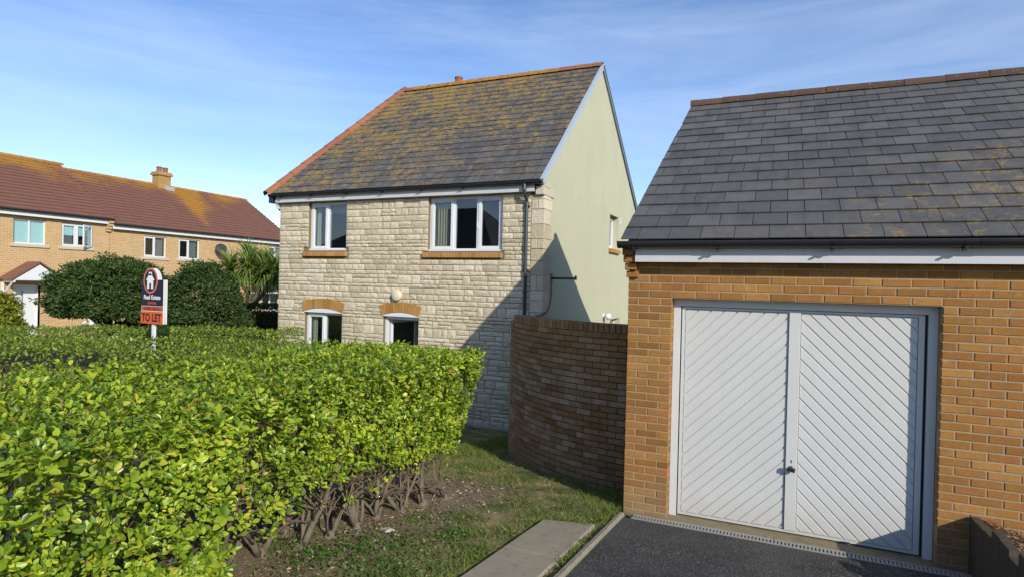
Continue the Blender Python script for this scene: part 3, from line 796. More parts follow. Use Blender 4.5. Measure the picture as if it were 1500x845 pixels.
# smooth stone reveals at the window sides
# (windows sit 70 mm back in the wall)
wy = HY+.075
win1 = window(hw, T((W1[0], wy, W1[2])), W1[1]-W1[0], W1[3]-W1[2], [(.47, True), (.53, False)])
win2 = window(hw, T((W2[0], wy, W2[2])), W2[1]-W2[0], W2[3]-W2[2], [(.34, True), (.32, False), (.34, True)])
MB().box(.95*(W2[1]-W2[0])-.52, .95*(W2[1]-W2[0])-.495, -.034, -.017, .48, .60).build('window_handle', upvc, win2)
win3 = window(hw, T((W3[0], wy, W3[2])), W3[1]-W3[0], W3[3]-W3[2]-.01, [(.5, True), (.5, False)])
gd = MB(); dw, dh = D1[1]-D1[0], D1[3]-D1[2]-.01
gd.box(0, .06, 0, .07, 0, dh); gd.box(dw-.035, dw, 0, .07, 0, dh); gd.box(.06, dw-.035, 0, .07, dh-.08, dh)
gdo = gd.build('door_frame', upvc, hw, T((D1[0], wy, D1[2])))
s = MB(); s.box(0, .07, -.02, .03, 0, dh-.1); s.box(.75, .82, -.02, .03, 0, dh-.1); s.box(.07, .75, -.02, .03, dh-.18, dh-.1); s.box(.07, .75, -.02, .03, 0, .18)
ds = s.build('door_leaf', upvc, gdo, T((.065, .10, .01)) @ RZ(R(78)))          # swung inwards
MB().box(.07, .75, .0, .008, .18, dh-.18).build('pane', glass_clear, ds)
# rooms
MB().box(HX0+.3, HX1-.3, HY+.29, 13.0, 1.75, 1.95).build('upper_floor', carpet, house, house_inv)
MB().box(HX0+.3, HX1-.3, HY+.29, 13.0, -1.1, -.62).build('ground_floor', carpet, house, house_inv)
MB().box(HX0+.3, HX1-.3, HY+.29, 13.0, 4.32, 4.40).build('room_ceiling', room_dark, house, house_inv)
iw = MB(); iw.box(HX0+.3, HX1-.3, 8.2, 8.3, -.62, 4.32); iw.box(-6.35, -6.25, HY+.29, 8.2, 1.95, 4.32); iw.box(-7.1, -7.0, HY+.29, 8.2, -.62, 1.75); iw.box(-5.4, -5.3, HY+.29, 8.2, -.62, 1.75)
iw.build('inner_wall', room_dark, house, house_inv)
curtain(house, house_inv @ T((0, HY+.19, 0)), -5.38, -5.05, 2.9, 4.05, curtain_mat, 5)
curtain(house, house_inv @ T((0, HY+.19, 0)), -8.70, -8.58, 2.9, 4.05, curtain_mat, 2)
curtain(house, house_inv @ T((0, HY+.19, 0)), -8.76, -8.62, .3, 1.5, curtain_mat, 2)
MB().box(-8.72, -7.70, HY+.36, HY+.38, 3.90, 4.10).build('window_blind', curtain_mat, house, house_inv)
# gable wall, rendered
GXo, GXi = HX1, HX1-.25
AY, AZ = 8.58, 7.80; BKY = 13.30
GW = (9.70, 10.62, 3.36, 4.28); GW2 = (9.98, 11.05, .2, 1.43)
def swap(mb):      # x,z plane -> y,z plane facing +x
    return MB().add([(-y_+0, x_, z_) for x_, y_, z_ in mb.v], mb.f)
gwm = cells_wall(HY+.285, BKY, -1.1, 4.30, [GW, GW2], -GXo, -GXi)
gm = swap(gwm)
V = [(x, y, z) for x in (GXi, GXo) for y, z in ((HY-.02, 4.301), (BKY, 4.301), (AY, AZ))]
gm.add(V, [(2,1,0), (3,4,5), (0,1,4,3), (1,2,5,4), (2,0,3,5)])
gm.box(GXi, GXo, HY+.002, HY+.2845, -1.1, 4.30)
gab = gm.build('gable_wall', render_green, house, house_inv)
Wg = lambda y, z: T((GXo-.16, y, z)) @ RZ(R(90))
window(gab, Wg(GW[0]+.0, GW[2]), GW[1]-GW[0], GW[3]-GW[2], [(1.0, True)], vents=False)
window(gab, Wg(GW2[0], GW2[2]), GW2[1]-GW2[0], GW2[3]-GW2[2], [(.5, True), (.5, False)], vents=False)
mb = MB()
for i in range(14): mb.box(GXo-.14, GXo+.075, GW[0]-.07+i*.075+.004, GW[0]-.07+(i+1)*.075-.004, GW[2]-.115, GW[2]-.012)
mb.build('brick_sill', yellow_brick, gab)
MB().box(GXo-.1, GXo+.01, 10.82, 10.96, 4.12, 4.30).build('air_vent', frame_white, gab)
bw = MB(); bw.box(HX0, HX1-.26, BKY-.25, BKY, -1.1, 4.30); bw.box(HX0, HX0+.25, HY+.285, BKY-.252, -1.1, 4.30); bw.build('back_wall', stone, house, house_inv)
# roof
EYh, EZh = 4.585, 4.335
uph = Vector((0, AY-EYh, AZ+.10-EZh)); SLh = uph.length; uph.normalize(); nh = Vector((1,0,0)).cross(uph)
HLx, HRx = -9.90, -8.83          # hip foot and ridge end
VX = HX1+.03
RZh = AZ+.10
rb = MB()
V = [(HLx, EYh+.04, EZh-.01), (VX-.03, EYh+.04, EZh-.01), (VX-.03, AY, RZh-.03), (HRx, AY, RZh-.03), (HLx, BKY+.2, EZh-.01), (VX-.03, BKY+.2, EZh-.01)]
rb.add(V, [(0,1,2,3), (3,2,5,4), (0,3,4)]); rb.add([(x, y, z-.05) for x, y, z in V], [(3,2,1,0), (4,5,2,3), (4,3,0), (0,1,5,4)])
hroof = rb.build('roof', slate_house, house, house_inv)
items = []
ga = .2515; n = int(SLh/ga)+1
for k in range(n):
    s = k*ga; f = s/SLh
    slate_row(items, s, HLx+(HRx-HLx)*f+.03, VX-.02, .07*((k*7) % 5)-.15*(k % 2), (0, EYh, EZh), uph, nh, slate_house, SLh-s+.03, ga, gap=.013)
items.sort(key=lambda t: t[2])
for me, M, d, b in items[:300]: put('slate', me, hroof, M)
join_meshes([(me, M) for me, M, d, b in items[300:]], slate_house, 'slate_rest', hroof)
hrt = half_round(.452, .12); hrt.materials.append(ridge_lichen)
hrt_o = half_round(.452, .12); hrt_o.materials.append(terracotta)
x = HRx-.05
while x < VX-.1:
    put('ridge_tile', hrt_o if x > VX-1.35 or x < HRx+.2 else hrt, hroof, T((x, AY, RZh-.035)) @ RZ(R(-90)) @ Matrix.Diagonal((1, min(1, (VX-x)/.452), 1, 1)).to_4x4()); x += .45
p0, p1 = Vector((HLx, EYh, EZh)), Vector((HRx, AY, RZh)); hd = (p1-p0); HL = hd.length; hd.normalize()
sx = hd.cross(Vector((0,0,1))).normalized(); up_ = sx.cross(hd)
s = -.02
while s < HL-.1:
    o = p0+hd*s-up_*.02
    M = Matrix(((sx.x, hd.x, up_.x, o.x), (sx.y, hd.y, up_.y, o.y), (sx.z, hd.z, up_.z, o.z), (0,0,0,1)))
    put('hip_tile', hrt_o, hroof, M); s += .43
MB().lathe([(.10, -.2), (.10, .10), (.115, .10), (.115, .14), (.085, .15)], 14, T((-7.0, AY+.05, RZh+.08))).build('vent_pot', terracotta, hroof)
# verge trims up both rakes
def rake(y0, z0, y1, z1, mat, w=.085, t=.05):
    d = Vector((0, y1-y0, z1-z0)); L = d.length; d.normalize(); nn = Vector((1,0,0)).cross(d)
    if nn.z < 0: nn = -nn
    o = Vector((VX-.02, y0, z0))
    M = Matrix(((1, d.x, nn.x, o.x), (0, d.y, nn.y, o.y), (0, d.z, nn.z, o.z), (0,0,0,1)))
    mb = MB(); mb.box(-.02, .035, -.02, L, -w, .036); mb.box(.035, .048, -.02, L, .012, .046)
    return mb.build('verge_trim', mat, hroof, M)
rake(EYh, EZh, AY, RZh, verge_trim); rake(BKY+.18, EZh, AY, RZh-.004, verge_shaded)
MB().box(HX0-.03, HX1-.165, HY-.145, HY-.125, 4.135, 4.275).build('fascia', fascia_white, house, house_inv)
MB().box(HX0-.03, HX1-.165, HY-.124, HY-.03, 4.14, 4.15).build('soffit', fascia_white, house, house_inv)
gut = gutter('gutter', house, (HX0-.17+6, HY-.205-4.8, 4.32+.65), 7.05, .06, black_plastic, brackets=(.35, 1.3, 2.3, 3.3, 4.3, 5.3), joints=(1.75, 3.8, 6.2))
# short return of the gutter at the hipped corner and its downpipe
sg = MB(); sg.tube([(HX0-.12, HY-.20, 4.31), (HX0-.12, HY+.5, 4.31)], .058, 8); sg.box(HX0-.19, HX0-.06, HY-.20, HY-.05, 4.13, 4.26); sg.tube([(HX0-.10, HY-.06, 4.2), (HX0-.075, HY-.02, 4.05), (HX0-.06, HY+.06, 3.98)], .034, 8); sg.build('gutter_return', black_plastic, house, house_inv)
MB().box(HX0-.03, HX0-.005, HY-.12, HY+.3, 4.0, 4.25).build('bargeboard', fascia_white, house, house_inv)
PX = -3.17
dp = MB(); dp.tube([(PX, HY-.205, 4.28), (PX, HY-.205, 4.16), (PX, HY-.19, 4.10), (PX, HY-.075, 3.98), (PX, HY-.062, 3.93), (PX, HY-.062, -.75)], .034, 10)
dp.tube([(PX, HY-.205, 4.30), (PX, HY-.205, 4.15)], .042, 10); dp.tube([(PX, HY-.062, 3.93), (PX, HY-.062, 3.86)], .041, 10)
for zz in (3.86, 2.6, 1.4, .2): dp.box(PX-.06, PX+.06, HY-.07, HY-.02, zz-.02, zz+.02)
dp.build('downpipe', blue_pipe, house, house_inv, smooth=False)
# round bulkhead lamp over the door
lm = MB(); lm.lathe([(.118, 0), (.122, .05), (.122, .075), (.112, .098), (.09, .112), (.001, .118)], 24, T((-6.19, HY-.018, 2.02)) @ Matrix.Rotation(R(90), 4, 'X'))
lamp = lm.build('bulkhead_lamp', lamp_cream, smooth=True); tag(lamp, 'round cream bulkhead lamp on the stone wall over the arched doorway', 'lamp')
# aerial bracket, cable and floodlight on the gable
br = thing('aerial_bracket', 'black metal bracket arm on the green gable beside the corner stones', 'bracket', (HX1, 5.28, 2.46))
MB().box(-.01, .025, -.06, .06, -.09, .09).build('base_plate', black_plastic, br)
bm = MB(); bm.box(.02, .52, -.022, .022, -.022, .022); bm.box(.50, .535, -.03, .03, -.03, .055); bm.build('arm', black_plastic, br)
cb = MB(); cb.tube([(.01, -.03, -.09), (.03, -.06, -.3), (.03, -.12, -.52), (.025, -.25, -.66), (.03, -.45, -.70), (.02, -.50, -.72)], .010, 6)
cb.tube([(-.0, -.53, -.72), (-.15, -.535, -.78), (-.33, -.545, -.80)], .010, 6); cb.tube([(.02, -.50, -.72), (.0, -.53, -.72)], .010, 6)
cb.build('cable', black_rubber, br)
fl = thing('security_light', 'small white security light low on the green gable', 'security light', (HX1, 9.25, 1.56))
MB().lathe([(.06, 0), (.06, .03), (.03, .05), (.03, .10)], 14, Matrix.Rotation(R(90), 4, 'Y')).build('mount', upvc, fl)
MB().lathe([(.05, -.05), (.085, 0), (.085, .06), (.05, .10), (.01, .11)], 14, T((.12, -.02, .0)) @ Matrix.Rotation(R(120), 4, 'Y')).build('lamp_head', upvc, fl, smooth=True)

# ================================================================== BRICK TERRACE (faces +x, local x runs along world y)
m = MT('terrace brickwork', .9, .15)
bt = m.n.new('ShaderNodeTexBrick'); bt.inputs['Scale'].default_value = 1.0; bt.inputs['Brick Width'].default_value = .225; bt.inputs['Row Height'].default_value = .075
bt.inputs['Mortar Size'].default_value = .012; bt.inputs['Color1'].default_value = (.42,.25,.105,1); bt.inputs['Color2'].default_value = (.50,.32,.15,1); bt.inputs['Mortar'].default_value = (.56,.44,.28,1)
sx_ = m.n.new('ShaderNodeSeparateXYZ'); m.l.new(m.pos(), sx_.inputs[0]); cx_ = m.n.new('ShaderNodeCombineXYZ')
m.l.new(sx_.outputs[1], cx_.inputs[0]); m.l.new(sx_.outputs[2], cx_.inputs[1]); m.l.new(cx_.outputs[0], bt.inputs['Vector'])
c = m.mix(.45, bt.outputs['Color'], m.mix(m.noise(2.5, 6, .7), (.65,.62,.6), (1.25,1.25,1.2)), 'MULTIPLY'); m.col(c); terr_brick = m.m
m = MT('red brown roof tile', .88, .2)
c = m.mix(m.noise(3, 6, .7), (.155,.072,.054), (.255,.125,.090)); c = m.mix(.6, c, m.mix(m.noise(30, 4, .8), (.55,.55,.55), (1.4,1.4,1.4)), 'MULTIPLY')
X, Y, Z = m.xyz()
w = m.math('ADD', m.math('MULTIPLY', m.math('SUBTRACT', Z, 6.5), .16), m.math('MULTIPLY', m.noise(.55, 4, .6), .55))
w2 = m.math('SUBTRACT', 1.0, m.math('MULTIPLY', m.math('ABSOLUTE', m.math('SUBTRACT', Y, m.math('ADD', 17.9, m.math('MULTIPLY', m.math('SUBTRACT', Z, 7.0), .5)))), .75), True)
w = m.math('ADD', w, m.math('MULTIPLY', w2, .32))
c = m.mix(m.ramp(m.math('ADD', w, m.math('MULTIPLY', m.noise(9, 5, .75), .4)), [(.535, 0), (.70, .8)]), c, (.43,.215,.025)); m.col(c); m.bump(m.noise(18, 4), .5, .03); terr_tile = m.m
chim_brick = brick_mat('chimney brick', [(.36,.23,.09), (.42,.28,.11)], pale=(.45,.38,.2))
TX = -27.0
def terrace(name, label, y0, y1, ez, rz, rx, wins, back, verge_end):
    t = thing(name, label, 'house', (TX, y0, -.35))
    Mi_ = T((-TX, -y0, .35))
    holes = [(a, b, c_, d) for a, b, c_, d, _ in wins]
    wm = cells_wall(y0, y1, -.6, ez-.02, holes, -TX, -TX+.25)
    wo = swap(wm).build('front_wall', terr_brick, t, Mi_)
    sb = MB(); sb.box(back, TX-.26, y0, y0+.2, -.6, ez-.02); sb.box(back, TX-.26, y1-.2, y1, -.6, ez-.02); sb.box(back, back+.2, y0+.2, y1-.2, -.6, ez-.02)
    sb.box(back+.2, TX-.26, y0+.2, y1-.2, 1.9, 2.1); sb.box(back+.2, TX-.26, y0+.2, y1-.2, ez-.3, ez-.1)
    sb.build('side_wall', terr_brick, t, Mi_)
    # roof in stepped courses
    up = Vector((rx-TX-.35, 0, rz-ez)); L = up.length; up.normalize(); nn = Vector((up.z, 0, -up.x))
    if nn.z < 0: nn = -nn
    mb = MB(); nrow = int(L/.30); o = Vector((TX+.35, 0, ez))
    ya, yb = y0, y1
    for k in range(nrow):
        s0, s1 = k*L/nrow, (k+1)*L/nrow+.03
        a, b = o+up*s0+nn*.055, o+up*s1+nn*.004; c2 = o+up*s0-nn*.02
        V = [(a.x, ya, a.z), (a.x, yb, a.z), (b.x, yb, b.z), (b.x, ya, b.z), (c2.x, ya, c2.z), (c2.x, yb, c2.z)]
        mb.add(V, [(0,1,2,3), (4,5,1,0)])
    b_ = Vector((back-.35, 0, ez-.1))
    V = [(rx, ya, rz+.01), (rx, yb, rz+.01), (b_.x, yb, b_.z), (b_.x, ya, b_.z)]; mb.add(V, [(0,1,2,3)])
    for yy in (ya, yb):
        V = [(TX+.30, yy, ez-.03), (rx, yy, rz-.01), (b_.x, yy, b_.z-.03)]; mb.add(V, [(0,1,2)])
    ro = mb.build('roof', terr_tile, t, Mi_)
    rt = half_round(.452, .12); rt.materials.append(terr_tile)
    y = ya
    while y < yb-.2: put('ridge_tile', rt, ro, T((rx, y, rz-.03))); y += .45
    MB().box(TX+.20, TX+.225, ya, yb, ez-.24, ez-.05).build('fascia', upvc, t, Mi_)
    MB().tube([(TX+.31, ya, ez-.03), (TX+.31, yb, ez-.03)], .06, 8).build('gutter', black_plastic, t, Mi_)
    for a, b, c_, d, st in wins:
        Mw = Mi_ @ T((TX-.07, a, c_)) @ RZ(R(90))
        if st == 'door': continue
        wo_ = window(t, Mw, b-a, d-c_, [(.5, st != 'backed'), (.5, st == 'ajar')], vents=False, sill=False, glassm=glass_clear if st in ('backed', 'ajar') else glass)
        MB().box(TX-.05, TX+.06, a-.12, b+.12, c_-.12, c_-.004).build('window_sill', smooth_stone, t, Mi_)
        if st == 'backed': MB().box(TX-.16, TX-.15, a+.03, b-.03, c_+.03, d-.03).build('pane_backing', teal_backing, t, Mi_)
        if st == 'ajar':
            MB().box(TX-.16, TX-.15, a+.03, b-.03, c_+.5, d-.03).build('pane_backing', teal_backing, t, Mi_)
            s = MB(); w_, h_ = (b-a)*.48, d-c_-.06
            s.box(0, .05, 0, .05, 0, h_); s.box(w_-.05, w_, 0, .05, 0, h_); s.box(.05, w_-.05, 0, .05, 0, .05); s.box(.05, w_-.05, 0, .05, h_-.05, h_)
            so = s.build('open_sash', upvc, t, Mi_ @ T((TX+.02, b-.02, c_+.03)) @ RZ(R(90+180+28)))
            MB().box(.05, w_-.05, .02, .028, .05, h_-.05).build('pane', glass, so)
        if st == 'curtain': curtain(t, Mw @ T((0, .15, 0)), (b-a)*.56, (b-a)*.95, .05, d-c_-.05, grey_curtain, 4)
        if st == 'curtain': curtain(t, Mw @ T((0, .15, 0)), (b-a)*.03, (b-a)*.14, .05, d-c_-.05, grey_curtain, 2)
    return t, Mi_, ro
tl, TLi, _ = terrace('terraced_house', 'golden brick terraced house with red tiled roof and gabled porch canopy', 4.0, 11.5, 4.88, 7.66, -31,
    [(7.69, 8.87, 3.50, 4.52, 'backed'), (9.48, 10.70, 3.50, 4.52, 'ajar'), (7.72, 8.62, -.3, 1.86, 'door')], -35, False)
tr, TRi, rro = terrace('terraced_house', 'golden brick terraced house with chimney and lichen streaked red tiled roof', 11.52, 22.75, 4.68, 7.46, -31,
    [(13.15, 14.32, 3.24, 4.27, 'curtain'), (15.0, 16.22, 3.24, 4.27, 'curtain'), (20.95, 22.1, 3.30, 4.30, 'curtain'), (20.5, 21.9, .4, 1.5, 'curtain')], -35, True)
# stepped brick corbel where the higher eave ends
cb = MB()
for k in range(4): cb.box(TX+.01, TX+.10+.07*k, 11.30, 11.515, 4.30+.13*k, 4.42+.13*k)
cb.build('corbel', terr_brick, tl, TLi)
# front door and porch canopy
d = MB(); d.box(TX-.12, TX-.06, 7.74, 8.60, -.33, 1.84); dr = d.build('front_door', upvc, tl, TLi)
MB().box(TX-.055, TX-.05, 8.05, 8.10, .2, 1.6).build('door_glass', glass, dr)
MB().box(TX-.06, TX+.0, 8.60, 8.70, -.33, 1.9).build('door_post', upvc, tl, TLi)
pc = thing('porch_canopy', 'small red tiled porch canopy with white gable over the terrace door', 'porch', (TX, 8.2, 2.0)); 
yl, yr, za, zr = -1.0, .98, .02, .72
w = MB(); V = [(x, y, z) for x in (.85, .88) for y, z in ((yl+.08, za), (yr-.08, za), (0, zr-.05))]
w.add(V, [(2,1,0), (3,4,5), (0,1,4,3), (1,2,5,4), (2,0,3,5)]); w.build('gable_board', upvc, pc)
for s_ in (-1, 1):
    ye = yl if s_ < 0 else yr
    V = [(0, ye, za), (.95, ye, za), (.95, 0, zr), (0, 0, zr)]; V += [(x, y, z+.06) for x, y, z in V]
    MB().add(V, [(0,1,2,3), (7,6,5,4), (0,4,5,1), (1,5,6,2), (2,6,7,3), (3,7,4,0)]).build('tiled_slope', terr_tile, pc)
    b = MB(); b.box(.0, .09, ye*.86-.04, ye*.86+.04, -.75, .02); b.box(.0, .86, ye*.86-.04, ye*.86+.04, -.07, .015)
    b.tube([(.05, ye*.86, -.62), (.75, ye*.86, -.05)], .04, 6); b.build('brace', upvc, pc)
MB().box(0, .85, yl+.12, yr-.12, .0, .02).build('underside', upvc, pc)
# chimney on the lower roof
ch = MB(); ch.box(-31.25, -30.70, 16.44, 17.18, 6.9, 8.02); ch.box(-31.33, -30.62, 16.36, 17.26, 8.02, 8.14); ch.box(-31.29, -30.66, 16.40, 17.22, 8.14, 8.22)
cho = ch.build('chimney', chim_brick, rro)
for yy in (16.63, 16.99): MB().lathe([(.15, 0), (.14, .05), (.13, .24), (.15, .25), (.15, .31), (.11, .32)], 12, T((-30.95, yy, 8.2))).build('chimney_pot', terracotta, rro)
lead = simple('lead flashing', (.34,.36,.38), .5, .4, .2, 10)
MB().box(-30.69, -30.50, 16.75, 17.28, 7.0, 7.42).build('flashing', lead, rro)
# satellite dish and grey box
sd = thing('satellite_dish', 'small black satellite dish on the brick terrace wall above the palm', 'satellite dish', (TX, 17.25, 3.80))
MB().lathe([(.30, .10), (.20, .04), (.02, .0), (.02, -.01), (.21, .03), (.31, .09)], 16, T((.30, .05, .05)) @ Matrix.Rotation(R(70), 4, 'Y') @ Matrix.Rotation(R(25), 4, 'X')).build('dish', black_plastic, sd)
ab = MB(); ab.tube([(0, 0, -.1), (.25, 0, -.1), (.30, .03, .03)], .02, 6); ab.tube([(.32, .05, -.15), (.62, -.25, .05)], .012, 5); ab.box(.58, .68, -.30, -.20, .0, .1); ab.build('arm', black_plastic, sd)
mbx = thing('wall_box', 'dark grey box on the brick terrace beside the front door', 'wall box', (TX, 9.12, .90))
MB().cbox(-.24, .24, -.14, .0, -.22, .22, .02, RZ(R(90))).build('case', simple('dark grey box', (.045,.05,.05), .5, .4, .1), mbx)
MB().box(-.01, .15, -.25, .25, .22, .25).build('lid', black_plastic, mbx)
# lean-to porch roof of the far end of the terrace
lp = thing('lean_to_porch', 'red tiled lean-to porch roof on the terrace behind the palm', 'porch', (TX, 20.8, 1.55))
V = [(0, -1.9, .55), (.75, -1.9, .08), (.75, 2.2, .08), (0, 2.2, .55)]; V += [(x, y, z-.07) for x, y, z in V]
MB().add(V, [(0,1,2,3), (7,6,5,4), (0,4,5,1), (1,5,6,2), (2,6,7,3), (3,7,4,0)]).build('tiled_slope', terr_tile, lp)
MB().box(.68, .72, -1.9, .3, -.10, .0).build('fascia', upvc, lp)
# reflected neighbour behind the camera
nb_ = thing('neighbouring_house', 'dark hip roofed house reflected in the upper windows of the stone house', 'house', (-18, -18, .6))
MB().box(-8, 4.6, -4, 4, -.8, 3.6).build('wall', terr_brick, nb_)
V = [(-8.4, -4.4, 3.5), (5.0, -4.4, 3.5), (5.0, 4.4, 3.5), (-8.4, 4.4, 3.5), (-4, 0, 6.55), (1.9, 0, 6.55)]
MB().add(V, [(0,1,5,4), (1,2,5), (2,3,4,5), (3,0,4), (3,2,1,0)]).build('roof', simple('grey slate', (.06,.06,.065), .7, .3, .2), nb_)
MB().box(-8.42, 5.02, 4.38, 4.44, 3.3, 3.5).build('fascia', upvc, nb_)
for xx in (-5, -1, 3): MB().box(xx, xx+1.2, 4.0, 4.03, 1.9, 3.0).build('window', glass, nb_)

# small lichened roof seen between gable and garage
fr_ = thing('far_roof_house', 'distant house with lichened brown roof between green gable and garage roof', 'house', (1.5, 30, -.6))
MB().box(-8, 6, 0, 7, 0, 6.6).build('wall', terr_brick, fr_)
V = [(-8.3, -.3, 6.5), (6.3, -.3, 6.5), (6.3, 3.5, 8.75), (-8.3, 3.5, 8.75), (-8.3, 7.3, 6.5), (6.3, 7.3, 6.5)]
MB().add(V, [(0,1,2,3), (3,2,5,4), (0,3,4), (1,5,2), (4,5,1,0)]).build('roof', terr_tile, fr_)

# ================================================================== FOLIAGE TOOLS
def unit(a): return a/np.maximum(np.linalg.norm(a, axis=1, keepdims=True), 1e-9)
def lump(p, s=1.0, seed=0):
    q = p*s; rs = np.random.default_rng(seed); o = np.zeros(len(p))
    for k in range(5):
        d = rs.normal(size=3)*(1+.7*k); o += np.sin(q@d+rs.uniform(0, 6.28))/(1+.45*k)
    return o/2.4
LEAF8 = (np.array([(0,0,0), (.28,.36,.07), (.58,.46,.09), (.86,.27,.02), (1,0,-.05), (.86,-.27,.02), (.58,-.46,.09), (.28,-.36,.07), (.55,0,.0)]),
         np.array([(8,0,7), (8,7,6), (8,6,5), (8,5,4), (8,4,3), (8,3,2), (8,2,1), (8,1,0)]))
LEAF4 = (np.array([(0,0,0), (.5,.42,.06), (1,0,-.04), (.5,-.42,.06)]), np.array([(0,2,1), (0,3,2)]))
BLADE = (np.array([(0,.5,0), (0,-.5,0), (.55,-.36,.02), (.55,.36,.02), (1,0,-.10)]), np.array([(0,1,2), (0,2,3), (3,2,4)]))
def leaves(name, pos, ax, nm, L, W, tmpl, mat, parent=None, kind='stuff'):
    V0, F0 = tmpl; ax = unit(ax); nm = unit(nm-ax*(nm*ax).sum(1, keepdims=True)); sd = np.cross(nm, ax)
    V = (pos[:, None, :]+ax[:, None, :]*(V0[None, :, 0, None]*L[:, None, None])+sd[:, None, :]*(V0[None, :, 1, None]*W[:, None, None])+nm[:, None, :]*(V0[None, :, 2, None]*L[:, None, None]))
    n, k = len(pos), len(V0)
    F = (F0[None]+(np.arange(n)*k)[:, None, None]).reshape(-1, 3)
    return ob(name, mesh_np(name, V.reshape(-1, 3), F), mat, parent, kind=kind)
def rbox_points(n, lo, hi, rad, faces):
    """random points and normals on a rounded box; faces: dict axis-sign -> weight"""
    lo, hi = np.array(lo, float), np.array(hi, float); keys = list(faces)
    ext = hi-lo; area = []
    for a, s in keys:
        b, c_ = [i for i in range(3) if i != a]; area.append(ext[b]*ext[c_]*faces[(a, s)])
    pick = nr.choice(len(keys), n, p=np.array(area)/sum(area)); p = lo+nr.random((n, 3))*ext
    for i, (a, s) in enumerate(keys): p[pick == i, a] = hi[a] if s > 0 else lo[a]
    q = np.clip(p, lo+rad, hi-rad); d = unit(p-q)
    return q+d*rad, d
green_hedge = leaf_mat('hedge leaf', [(0, (.055,.115,.014)), (.2, (.14,.245,.022)), (.5, (.26,.37,.030)), (.78, (.36,.455,.038)), (.95, (.44,.49,.05)), (.988, (.54,.50,.08)), (1, (.34,.19,.07))], .30, .36, .45, .6)
hedge_mid = leaf_mat('clipped hedge leaf', [(0, (.06,.115,.016)), (.4, (.13,.21,.026)), (.8, (.23,.31,.038)), (1, (.36,.41,.055))], .3, .42, .4, .4)
dark_leaf = leaf_mat('dark evergreen leaf', [(0, (.016,.038,.010)), (.5, (.036,.072,.016)), (.85, (.068,.115,.026)), (1, (.11,.165,.036))], .15, .55, .3, .5)
bush_leaf = leaf_mat('yellow green shrub leaf', [(0, (.10,.14,.015)), (.5, (.21,.24,.022)), (1, (.34,.34,.035))], .3, .45, .4, .5)
palm_leaf = leaf_mat('palm leaf', [(0, (.08,.14,.034)), (.6, (.155,.23,.05)), (1, (.27,.33,.09))], .25, .4, .4)
grass_leaf = leaf_mat('grass blade', [(0, (.06,.125,.018)), (.45, (.115,.20,.032)), (.75, (.20,.265,.055)), (1, (.36,.31,.14))], .4, .6, .2)
dry_leaf = leaf_mat('dry grass', [(0, (.20,.15,.07)), (.6, (.33,.26,.13)), (1, (.45,.37,.21))], .2, .8, .1)
weed_leaf = leaf_mat('weed leaf', [(0, (.05,.11,.018)), (.6, (.085,.17,.026)), (1, (.15,.24,.04))], .3, .5, .3)

# ------------------------------------------------------------------ front hedge
hedge = thing('laurel_hedge', 'tall bright green clipped hedge on bare grey stems beside the lawn', 'hedge', (-2.0, -.9, 0.0))
hI = np.array((2.0, .9, 0.0))
def hedge_shape(p, d):
    p = p.copy(); y, zf = p[:, 1].copy(), (p[:, 2]-.60)/1.0
    front = np.clip((p[:, 0]+2.1)/.65, -1, 1)
    p[:, 0] -= .17*np.clip(1-zf, 0, 1)*np.clip(front, 0, 1)
    far = np.clip((y+1.4)/.95, 0, 1); p[:, 1] -= .30*np.clip(1-zf, 0, 1)*far
    back = np.clip((-1.45-p[:, 0])/1.3, 0, 1); p[:, 2] += np.clip(zf, 0, 1)*(.028*back*np.clip(-.4-y, 0, 9)-.03*np.clip(1-(-.4-y)/.8, 0, 1))
    p[:, 0] += .15*np.clip((-3.62-y)/.12, 0, 1)*np.clip(front, 0, 1)          # the near plants bulge out
    p += d*(np.where(d[:, 2] > .7, .018, .038)*lump(p, 3.2, 3)+.022*lump(p, 8, 5))[:, None]
    return p
def cluster_hedge(K, per, lo, hi, faces, SK):
    c_, d = rbox_points(K, lo, hi, .065, faces)
    c_ = hedge_shape(c_, d)-d*(np.clip(nr.exponential(.075, K), 0, .32)*np.where(d[:, 2] > .7, .55, 1))[:, None]
    hem = .55+.17*lump(c_*np.array((1, 1, 0)), 3.5, 9)+.07*lump(c_*np.array((1, 1, 0)), 9, 10)-.06*c_[:, 1]
    cut = (c_[:, 2] < hem) & (nr.random(K) < .93) & (c_[:, 1] > SK)
    face = d[:, 2] < .6
    gap = (lump(c_, 8.0, 21)+.6*lump(c_, 17, 22) > np.where(face, np.where(c_[:, 1] < -3.5, .95, .66), 1.5)) & (nr.random(K) < .85) & (c_[:, 2] < 1.50)
    notch = (np.abs(c_[:, 1]+3.46) < .17+.05*lump(c_, 6, 8)) & (c_[:, 2] < 1.42) & (c_[:, 0] > -1.9) & (nr.random(K) < .74)
    k = ~(cut | gap | notch); return c_[k], d[k]
SKIRT = -3.75
c1, d1 = cluster_hedge(14000, 8, (-2.78, -6.4, .54), (-1.40, -.42, 1.60), {(0, 1): 1.0, (2, 1): 1.0, (1, 1): 1.15, (0, -1): .3, (2, -1): .22}, SKIRT)
K2 = 3600       # the near plants are leafy down to the ground
c2 = np.stack([-1.28-nr.exponential(.07, K2), nr.uniform(-6.4, SKIRT, K2), nr.uniform(.28, .80, K2)], 1); c2[:, 0] += .06*lump(c2, 4, 4); d2 = np.tile((1., 0, .1), (K2, 1))
K3 = 2600       # thinner growth inside the hedge
c3 = np.stack([nr.uniform(-2.6, -1.55, K3), nr.uniform(-6.2, -.75, K3), nr.uniform(.78, 1.48, K3)], 1); lowy = (c3[:, 1] < -3.7) & (nr.random(K3) < .5); c3[lowy, 2] -= .5
d3 = unit(nr.normal(size=(K3, 3)))
